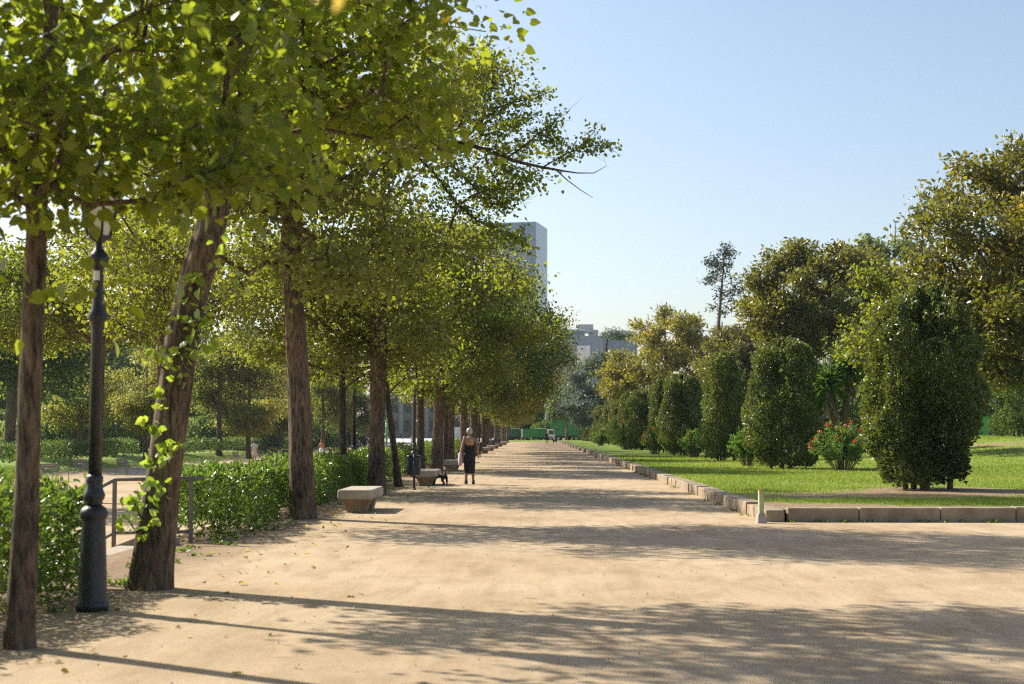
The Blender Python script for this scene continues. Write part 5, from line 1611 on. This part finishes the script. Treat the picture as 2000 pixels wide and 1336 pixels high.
# painted marker posts by the kerb
def marker(loc, label, h=.56):
    root = empty('marker_post', loc); tag(root, label, 'marker post', 'painted marker posts beside the kerb')
    b = MB(); b.box((0, 0, .08), (.17, .17, .18), .1, .72); b.build('foot', M['concrete'], root, bevel=.012)
    s = MB(); s.box((0, 0, (.165 + h) / 2), (.085, .085, h - .165), .1); s.build('shaft', M['marker'], root, bevel=.006)
    c = MB(); c.box((0, 0, h + .004), (.088, .088, .018), .1); c.build('cap', M['cap'], root)
    return root
M['marker'] = plain('pale_lime_paint', (.42, .44, .24), .65, 0, .25, 14); M['cap'] = plain('worn_red_paint', (.55, .16, .10), .6, 0, .2, 20)
mk = marker((W(1489, 1012, 24.95).x - .02, 24.95, 0), 'nearest pale lime marker post, standing at the corner of the stone kerb')
o = copy_tree(mk); o.location = (3.72, 87, 0); tag(o, 'far small marker post in front of the kerb, well beyond the corner', 'marker post', 'painted marker posts beside the kerb')

# ------------------------------------------------------------------ people and dogs
p = W(917, 945, 43.4)
aL = [(-.225, -.03, 1.13), (-.205, .10, .93)]; aR = [(.245, -.03, 1.12), (.262, .05, .88)]
lL = [(-.095, .01, .50), (-.105, -.10, .105)]; lR = [(.10, .05, .50), (.115, .08, .09)]
wr, k, lL, lR = person((p.x, 43.4, 0), 0.06, 1.70, 'tattooed woman in a black backless dress walking away with a pink bag', M['skin_tattoo'], aL, aR, lL, lR, True, None, .55)
bk = MB()
# bare back is paler than the tattooed arms and legs
rings(bk, [(0, -.002, 1.16, .124, .098), (0, -.002, 1.27, .150, .110), (0, -.006, 1.36, .140, .098), (0, -.006, 1.41, .095, .075), (0, -.0, 1.445, .062, .060)])
bk.build('bare_back', M['skin'], wr)
d = MB()
rings(d, [(0, -.01, .33, .150, .13), (0, -.01, .36, .165, .14), (0, 0, .55, .172, .14), (0, 0, .75, .180, .142), (0, -.005, .90, .186, .145), (0, -.005, 1.0, .165, .128), (0, 0, 1.10, .138, .110), (0, .002, 1.17, .142, .108), (0, .01, 1.21, .146, .104), (0, .035, 1.27, .15, .085), (0, .06, 1.34, .10, .05)])
dress = d.build('dress', M['black_cloth'], wr)
st = MB()
for s in (-1, 1): st.tube([(s * .085, .09, 1.33), (s * .08, .03, 1.44), (s * .07, -.02, 1.43)], .006, 5)
st.build('strap', M['black_cloth'], dress)
hair(wr, k, M['grey_hair'])
shoes(wr, k, M['black_cloth'], lL, lR, .045)
# bag on her left shoulder, leash in her left hand
bag = empty('shoulder_bag', (p.x, 43.4, 0), 0.06); tag(bag, 'pale pink canvas bag hanging from the shoulder of the woman in black', 'bag')
b = MB()
bx = -.285
rings(b, [(bx, .0, .57, .045, .13), (bx, 0, .60, .062, .165), (bx, 0, .75, .070, .18), (bx, 0, .93, .05, .17), (bx + .01, 0, .99, .018, .16)], 16)
b.build('body', M['pink'], bag)
b = MB()
for yy in (-.09, .08): b.tube([(bx + .01, yy, .97), (-.235, yy * .8, 1.2), (-.185, yy * .55, 1.40), (-.165, 0, 1.455)], .017, 6)
b.build('handle', M['pink'], bag)
dg1 = dog((W(856, 946, 42.4).x, 42.5, 0), 1.35, 'small black dog with lowered head sniffing by the second stone bench', M['fur_black'], True, False, 1.0)
dg2 = dog((W(869, 946, 42.8).x, 42.8, 0), .10, 'small dark tan dog seen from behind with raised tail', M['fur_tan'], False, True, 1.05)
lsh = MB()
hand = Vector((p.x - .22, 43.4 + .12, .86)); c2 = Vector((dg2.location.x - .02, 43.05, .34))
mid = (hand + c2) / 2 - Vector((0, 0, .12))
lsh.tube([hand, (hand + mid) / 2 - Vector((0, 0, .04)), mid, (mid + c2) / 2 - Vector((0, 0, .03)), c2], .008, 5)
tag(lsh.build('leash', M['skin_tattoo']), 'thin brown leash from the woman in black to the dark tan dog', 'leash')
lsh = MB()
c1 = Vector((dg1.location.x + .02, 42.66, .28)); hand2 = hand + Vector((.02, 0, .02)); mid = (hand2 + c1) / 2 - Vector((0, .1, .16))
lsh.tube([hand2, (hand2 + mid) / 2 - Vector((0, 0, .04)), mid, c1], .007, 5)
tag(lsh.build('leash', M['black_cloth']), 'thin black leash from the woman in black to the sniffing black dog', 'leash')

def simple(px_, d, H, rz, label, top, legs, hairm, skirt=False, sleeves=True, female=False, bun=False, straps=False, z=None, pack=None):
    x = W(px_, 880, d).x
    z = G(x, d) if z is None else z
    r, k, lL, lR = person((x, d, z), rz, H, label, M['skin'], None, None, None, None, female)
    shirt(r, k, top, sleeves, None, None, .95, female, straps)
    if skirt:
        s = MB(); rings(s, [(0, 0, .50 * k, .235 * k, .19 * k), (0, 0, .62 * k, .23 * k, .18 * k), (0, 0, .85 * k, .19 * k, .15 * k), (0, 0, 1.02 * k, .145 * k, .115 * k)]); s.build('skirt', legs, r)
    else: shorts(r, k, legs, lL, lR, .95, 1.1)
    hair(r, k, hairm, 0.0, bun)
    shoes(r, k, M['white_cloth'], lL, lR, .03)
    return r, k, x, z
simple(497, 115, 1.76, .1, 'dark haired man in pale tee shirt and beige shorts on the lower walk', M['grey_cloth'], M['beige_cloth'], M['dark_hair'])
simple(628, 131, 1.68, -.1, 'woman in an orange top and white skirt on the lower walk', M['orange_cloth'], M['white_cloth'], M['brown_hair'], True, False, True, True, True)
r, k, x, z = simple(697, 150, 1.76, 0, 'person in white shirt with a navy backpack left of the second lamp post', M['white_cloth'], M['navy_cloth'], M['dark_hair'])
bp = empty('backpack', (x, 150, z)); tag(bp, 'navy backpack on the back of the person in a white shirt', 'backpack')
b = MB(); b.box((0, -.19, 1.24), (.30, .17, .44)); b.build('body', M['navy_cloth'], bp, bevel=.05)
b = MB()
for s in (-1, 1): b.tube([(s * .11, -.14, 1.42), (s * .11, -.02, 1.46), (s * .12, .12, 1.36)], .018, 5)
b.build('strap', M['navy_cloth'], bp)
simple(687.5, 148, 1.05, .3, 'small child in red clothes left of the person with the backpack', M['red_cloth'], M['red_cloth'], M['brown_hair'])
simple(806, 175, 1.66, .2, 'person in a teal top seen above the far hedge beside the third lamp post', M['teal_cloth'], M['teal_cloth'], M['brown_hair'], False, True, True)
r, k, x, z = simple(1068, 206, 1.72, 2.9, 'distant pedestrian in dark clothes in front of the green truck', M['navy_cloth'], M['black_cloth'], M['dark_hair'], z=0.0)
b = MB(); rings(b, [(0, 0, .68, .05, .12), (0, 0, .72, .075, .17), (0, 0, .95, .07, .17), (0, 0, 1.0, .02, .15)], 14)
bo = empty('hand_bag', (x + .27, 206, 0)); b.build('body', plain('dusky_red_canvas', (.34, .09, .13), .8), bo); tag(bo, 'dusky red bag carried by the distant pedestrian', 'bag')
b = MB(); b.tube([(0, -.1, .97), (-.06, -.04, 1.2), (-.08, 0, 1.36), (-.06, .05, 1.2), (0, .1, .97)], .012, 5); b.build('handle', M['red_cloth'], bo)
dog((W(1084, 860, 206).x, 206, 0), 1.4, 'distant brown dog walking beside the pedestrian near the far kerb', M['fur_tan'], False, True, 1.5)

# ------------------------------------------------------------------ trucks, containers, cars
TG = 'green and white trucks at the end of the avenue'
truck((W(1054, 850, 266).x, 266, .02), 0.0, 'green skip truck with white cab, right of its darker twin', TG)
truck((W(1003.5, 850, 270).x, 270, .02), 0.0, 'dark green truck with white cab, partly behind the far trunks', TG, True)
root = empty('skip_container', (W(1104, 850, 276).x, 276, 0)); tag(root, 'tall green ribbed container behind the right truck cab', 'container')
b = MB(); b.box((0, 0, 2.4), (5.4, 2.4, 3.0))
for i in range(9):
    b.box((-2.6 + i * .65, -1.22, 2.4), (.09, .08, 2.9))
b.box((0, -1.23, 3.87), (5.5, .12, .12)); b.build('box', M['green_paint'], root)
b = MB(); b.box((0, 0, .84), (5.2, 1.0, .12)); b.build('underframe', M['rubber'], root)
for x in (-2.2, -1.4, 2.1):
    for s in (-1, 1): wheel(x, s * .9, .44, .3, root)
VG = 'vehicles parked along the far street'
def onst(px_, d): x = W(px_, 850, d).x; return (x, d, G(x, d) + .025)
van(onst(625, 205), .05, 'white van far left of the second lamp post, under the bank trees', VG)
car(onst(690, 214), .1, 'white parked car seen left of the second lamp post', M['white'], VG)
car(onst(772, 268), .15, 'dark grey parked car by the columned facade', plain('dark_car_paint', (.05, .06, .08), .3), VG)
van(onst(889, 215), .4, 'large white van between the trunks left of the woman in black', VG)
for px_, d, lb in ((755, 150, 'lime green painted post left of the leaning slender linden'), (816, 152, 'lime green painted post behind the nearest litter bin')):
    x = W(px_, 850, d).x
    root = empty('lime_post', (x, d, G(x, d))); tag(root, lb, 'post', 'lime green posts on the lower walk')
    b = MB(); b.tube([(0, 0, 0), (0, 0, 3.4)], .11, 12); b.build('shaft', M['lime_paint'], root)
    b = MB(); b.lathe([(.16, 3.4), (.2, 3.44), (.2, 3.5), (.08, 3.56), (.02, 3.58)], n=12); b.build('cap', M['lime_paint'], root)
    b = MB(); b.lathe([(.2, 0), (.2, .05), (.12, .09)], n=12); b.build('base', M['iron'], root)
root = empty('lime_cabinet', (W(1921, 820, 84).x, 84, GL(26, 84))); tag(root, 'lime green cabinet on the rise beside the dark rounded shrub', 'cabinet')
b = MB(); b.box((0, 0, .55), (.5, .45, 1.1)); b.build('body', M['lime_paint'], root, bevel=.02)
b = MB(); b.box((0, 0, 1.13), (.58, .53, .06)); b.build('lid', M['lime_paint'], root, bevel=.015)
b = MB(); b.box((0, -.235, .6), (.36, .02, .7)); b.build('door', M['lime_paint'], root)

# ------------------------------------------------------------------ buildings
def curtain(name, frame, g1, g2, sx, sz, w=.06):
    m, nt, out = new_mat(name)
    L = nt.links.new
    tc = N(nt, 'ShaderNodeTexCoord'); sp = N(nt, 'ShaderNodeSeparateXYZ'); L(tc.outputs['Object'], sp.inputs[0])
    ad = N(nt, 'ShaderNodeMath', operation='ADD'); L(sp.outputs['X'], ad.inputs[0]); L(sp.outputs['Y'], ad.inputs[1])
    cb = N(nt, 'ShaderNodeCombineXYZ'); L(ad.outputs[0], cb.inputs['X']); L(sp.outputs['Z'], cb.inputs['Y'])
    br = N(nt, 'ShaderNodeTexBrick'); br.offset = 0.0; br.inputs['Scale'].default_value = 1.0
    br.inputs['Brick Width'].default_value = sx; br.inputs['Row Height'].default_value = sz; br.inputs['Mortar Size'].default_value = w; br.inputs['Mortar Smooth'].default_value = .1
    br.inputs['Color1'].default_value = (*g1, 1); br.inputs['Color2'].default_value = (*g2, 1); br.inputs['Mortar'].default_value = (*frame, 1)
    L(cb.outputs[0], br.inputs['Vector'])
    b = N(nt, 'ShaderNodeBsdfPrincipled'); b.inputs['Roughness'].default_value = .12; b.inputs['Specular IOR Level'].default_value = .6
    L(br.outputs['Color'], b.inputs['Base Color']); L(b.outputs['BSDF'], out.inputs['Surface'])
    return m
M['glass_tower'] = curtain('tower_glass', (.14, .20, .26), (.06, .14, .25), (.10, .20, .32), 3.1, 4.0, .12)
M['glass_block'] = curtain('office_cladding', (.10, .14, .18), (.14, .20, .28), (.17, .23, .31), 2.0, 5.5, .07)
M['panel'] = curtain('pale_panel', (.40, .42, .44), (.62, .64, .66), (.66, .68, .70), 1.7, 14, .06)
# glass tower
c = W(1047, 700, 700)
root = empty('glass_tower', (c.x, 700, 0), math.radians(-13.0)); tag(root, 'tall pale blue glass tower rising behind the linden crowns', 'tower')
b = MB(); b.box((-13, 13, 51), (26, 26, 102)); b.build('shaft', M['glass_tower'], root)
b = MB()
for x, y, sx, sy in ((-13, .1, 26, .2), (-13, 25.9, 26, .2), (-.1, 13, .2, 25.6), (-25.9, 13, .2, 25.6)): b.box((x, y, 104.0), (sx, sy, 4.0))
b.build('parapet', M['glass_tower'], root)
b = MB(); b.box((-12, 13, 103.2), (12, 12, 2.4)); b.build('roof_plant', M['chrome'], root)
b = MB(); b.tube([(-18, 8, 103), (-18, 8, 109)], .12, 5); b.tube([(-20, 8, 103), (-20, 8, 108)], .1, 5); b.build('mast', M['chrome'], root)
# grey office block
def zt(y, d): return CAMZ + (845 - y) / FPX * d
d = 450
x0, x1, x2 = W(1060, 700, d).x, W(1178, 700, d).x, W(1250, 700, d).x
root = empty('office_block', ((x0 + x1) / 2, d, 0)); tag(root, 'hazy grey office block with roof machinery at the end of the avenue', 'building')
w = x1 - x0
b = MB(); b.box((0, 12, (zt(656, d)) / 2), (w, 24, zt(656, d))); b.build('wall', M['glass_block'], root)
b = MB(); b.box((-2.0, 12, (zt(656, d) + zt(646, d)) / 2 + .01), (w * .62, 16, zt(646, d) - zt(656, d))); b.build('upper_storey', M['glass_block'], root)
b = MB(); b.box((-2.2, 12, zt(645, d) + .35), (w * .66, 17, .5)); b.build('roof', M['panel'], root)
b = MB(); b.box((w * .22, 8, zt(644, d) + .8), (5, 6, 2.6)); b.box((w * .36, 10, zt(650, d)), (3, 5, 3.0)); b.tube([(w * .2, 8, zt(644, d) + 1), (w * .2, 8, zt(636, d))], .12, 5); b.build('roof_plant', M['chrome'], root)
b = MB(); b.box((W(1140, 700, d).x - (x0 + x1) / 2, -.1, zt(700, d) - 8), (4.2, .5, 24)); b.build('pale_panel', M['panel'], root)
root = empty('office_wing', ((x1 + x2) / 2 + .2, d + 14, 0)); tag(root, 'low hazy wing right of the grey office block, behind the silvery cedar', 'building')
h = zt(651, d + 14)
b = MB(); b.box((0, 8, h / 2), (x2 - x1, 16, h)); b.build('wall', M['glass_block'], root)
b = MB(); b.box((1.0, 8, h + .6), (5, 8, 1.2)); b.build('roof_plant', M['chrome'], root)
# columned facade on the left
x0, x1 = W(728, 800, 296).x, W(915, 800, 296).x
root = empty('columned_building', ((x0 + x1) / 2, 296, .35)); tag(root, 'grey building with pilasters and dark windows glimpsed left of the litter bin', 'building')
w = x1 - x0
M['facade'] = plain('grey_facade_stone', (.13, .13, .13), .85, 0, .15, .5); M['pilaster'] = plain('pale_pilaster_stone', (.22, .21, .195), .85, 0, .12, .6)
b = MB(); b.box((0, 5, 7.5), (w, 10, 15)); b.build('wall', M['facade'], root)
b = MB(); b.box((0, 4.9, 15.2), (w + .8, 10.8, .5)); b.build('cornice', M['pilaster'], root)
nb = 7
for i in range(nb + 1):
    b = MB(); b.box((-w / 2 + .6 + i * (w - 1.2) / nb, -.2, 7.4), (.8, .4, 14.8)); b.build('pilaster', M['pilaster'], root)
for i in range(nb):
    for z, hh in ((2.2, 3.4), (7.0, 3.6), (11.8, 3.2)):
        xx = -w / 2 + .6 + (i + .5) * (w - 1.2) / nb
        f = MB()
        for dx in (-.72, .72): f.box((xx + dx, -.03, z), (.1, .1, hh))
        for dz in (-hh / 2 + .05, hh / 2 - .05): f.box((xx, -.03, z + dz), (1.34, .1, .1))
        fo = f.build('window', M['pilaster'], root)
        g = MB(); g.box((xx, -.012, z), (1.34, .02, hh - .2)); g.build('pane', M['darkglass'], fo)
# pale stone pillar and dark conical tent behind the trucks
root = empty('stone_pillar', (W(1068, 800, 284).x, 284, 0)); tag(root, 'pale stone pillar with a flat cap above the green truck', 'pillar')
b = MB(); b.lathe([(.7, 0), (.7, .6), (.45, .8), (.42, 4.2), (.40, 4.4), (.32, 6.0), (.28, 6.4)], n=10, smooth=False); b.build('shaft', M['concrete'], root)
b = MB(); b.lathe([(.3, 6.4), (.62, 6.55), (.75, 6.7), (.62, 6.9), (.25, 7.1), (.1, 7.3)], n=10); b.build('cap', M['white'], root)
root = empty('pavilion', (W(1112, 800, 300).x, 300, 0)); tag(root, 'dark conical roofed pavilion with thin ribs behind the tall container', 'pavilion')
b = MB(); b.lathe([(4.2, 3.6), (2.6, 5.0), (1.3, 6.5), (.3, 8.2), (.05, 8.6)], n=12, smooth=False); b.build('roof', plain('dark_slate_canvas', (.05, .065, .09), .7, 0, .2, 1), root)
b = MB()
for k in range(12):
    a = 2 * PI * k / 12
    b.tube([(4.24 * math.cos(a), 4.24 * math.sin(a), 3.6), (2.64 * math.cos(a), 2.64 * math.sin(a), 5.04), (1.34 * math.cos(a), 1.34 * math.sin(a), 6.55), (.1 * math.cos(a), .1 * math.sin(a), 8.6)], .05, 5)
b.build('ribs', M['chrome'], root)
for k in range(12):
    a = 2 * PI * k / 12
    b = MB(); b.tube([(3.9 * math.cos(a), 3.9 * math.sin(a), 0), (3.9 * math.cos(a), 3.9 * math.sin(a), 3.75)], .12, 8); b.build('post', M['bark_dark'], root)

# ------------------------------------------------------------------ ground litter
def litter():
    rng = rng_(777)
    n = 540
    x = np.concatenate([rng.uniform(-5.2, -3.0, 420), rng.uniform(-3.4, -1.5, 120)]); y = np.concatenate([rng.uniform(9, 60, 420), rng.uniform(8.5, 70, 120)])
    P = np.stack([x, y, np.full(n, .012)], 1)
    A = np.stack([rng.normal(size=n), rng.normal(size=n), rng.normal(size=n) * .25], 1); Nn = rng.normal(size=(n, 3)) * .3 + np.array([0, 0, 1.0])
    o = foliage('fallen_leaves', P, A, Nn, .06 * rng.uniform(.5, 1.3, n), HEART, rng.uniform(.3, 1, n), M['autumn'], None)
    tag(o, 'dry fallen leaves scattered on the sand under the lindens', 'fallen leaves', None, 'stuff')
    mb = MB()
    for i in range(2200):
        xx = rng.uniform(-4.6, 4); yy = 8.5 + 30 * rng.uniform() ** 1.6; s = rng.uniform(.004, .006) if rng.uniform() < .85 else rng.uniform(.008, .017)
        q = [Vector(v) * s * rng.uniform(.8, 1.2) + Vector((xx, yy, s * .4)) for v in ((1, 0, 0), (0, 1.2, 0), (-1, 0, 0), (0, -1, 0), (0, 0, .8))]
        mb.add(q, [(0, 1, 4), (1, 2, 4), (2, 3, 4), (3, 0, 4)])
    o = mb.build('pebbles', M['concrete']); tag(o, 'small grey pebbles strewn over the sandy path', 'pebbles', None, 'stuff')
    # small weeds at the foot of trunks, lamp, hedge and kerb
    Ps = []
    for i in range(150):
        if i < 95: c = np.array([rng.uniform(-5.0, -4.15), 9 + 30 * rng.uniform() ** 1.4, 0])
        elif i < 125: c = np.array([rng.uniform(4.5, 16), 25.16 - rng.uniform(0, .06), 0])
        else: c = np.array([4.03 - rng.uniform(0, .06), rng.uniform(26, 70), 0])
        k = int(rng.integers(8, 26))
        Ps.append(c + np.clip(rng.normal(size=(k, 3)), -1.5, 1.5) * np.array([.06, .06, 0]) + np.array([0, 0, .01]))
    P = np.concatenate(Ps)
    A = rng.normal(size=P.shape) * .6 + np.array([0, 0, .7])
    o = foliage('weeds', P, A, rng.normal(size=P.shape), .06 * rng.uniform(.4, 1.2, len(P)), OVAL, rng.uniform(size=len(P)), M['hedge'], None)
    tag(o, 'small weeds sprouting along the hedge foot, trunks and kerb', 'weeds', None, 'stuff')
litter()

# ------------------------------------------------------------------ haze
if HAZE > 0:
    mb = MB(); mb.box((0, 500, 57), (1900, 1600, 122))
    o = mb.build('haze', None); o['kind'] = 'stuff'
    m, nt, out = new_mat('haze_air')
    v = N(nt, 'ShaderNodeVolumePrincipled'); v.inputs['Density'].default_value = HAZE; v.inputs['Color'].default_value = (.86, .93, 1, 1); v.inputs['Anisotropy'].default_value = .35
    nt.links.new(v.outputs['Volume'], out.inputs['Volume'])
    o.data.materials.append(m)
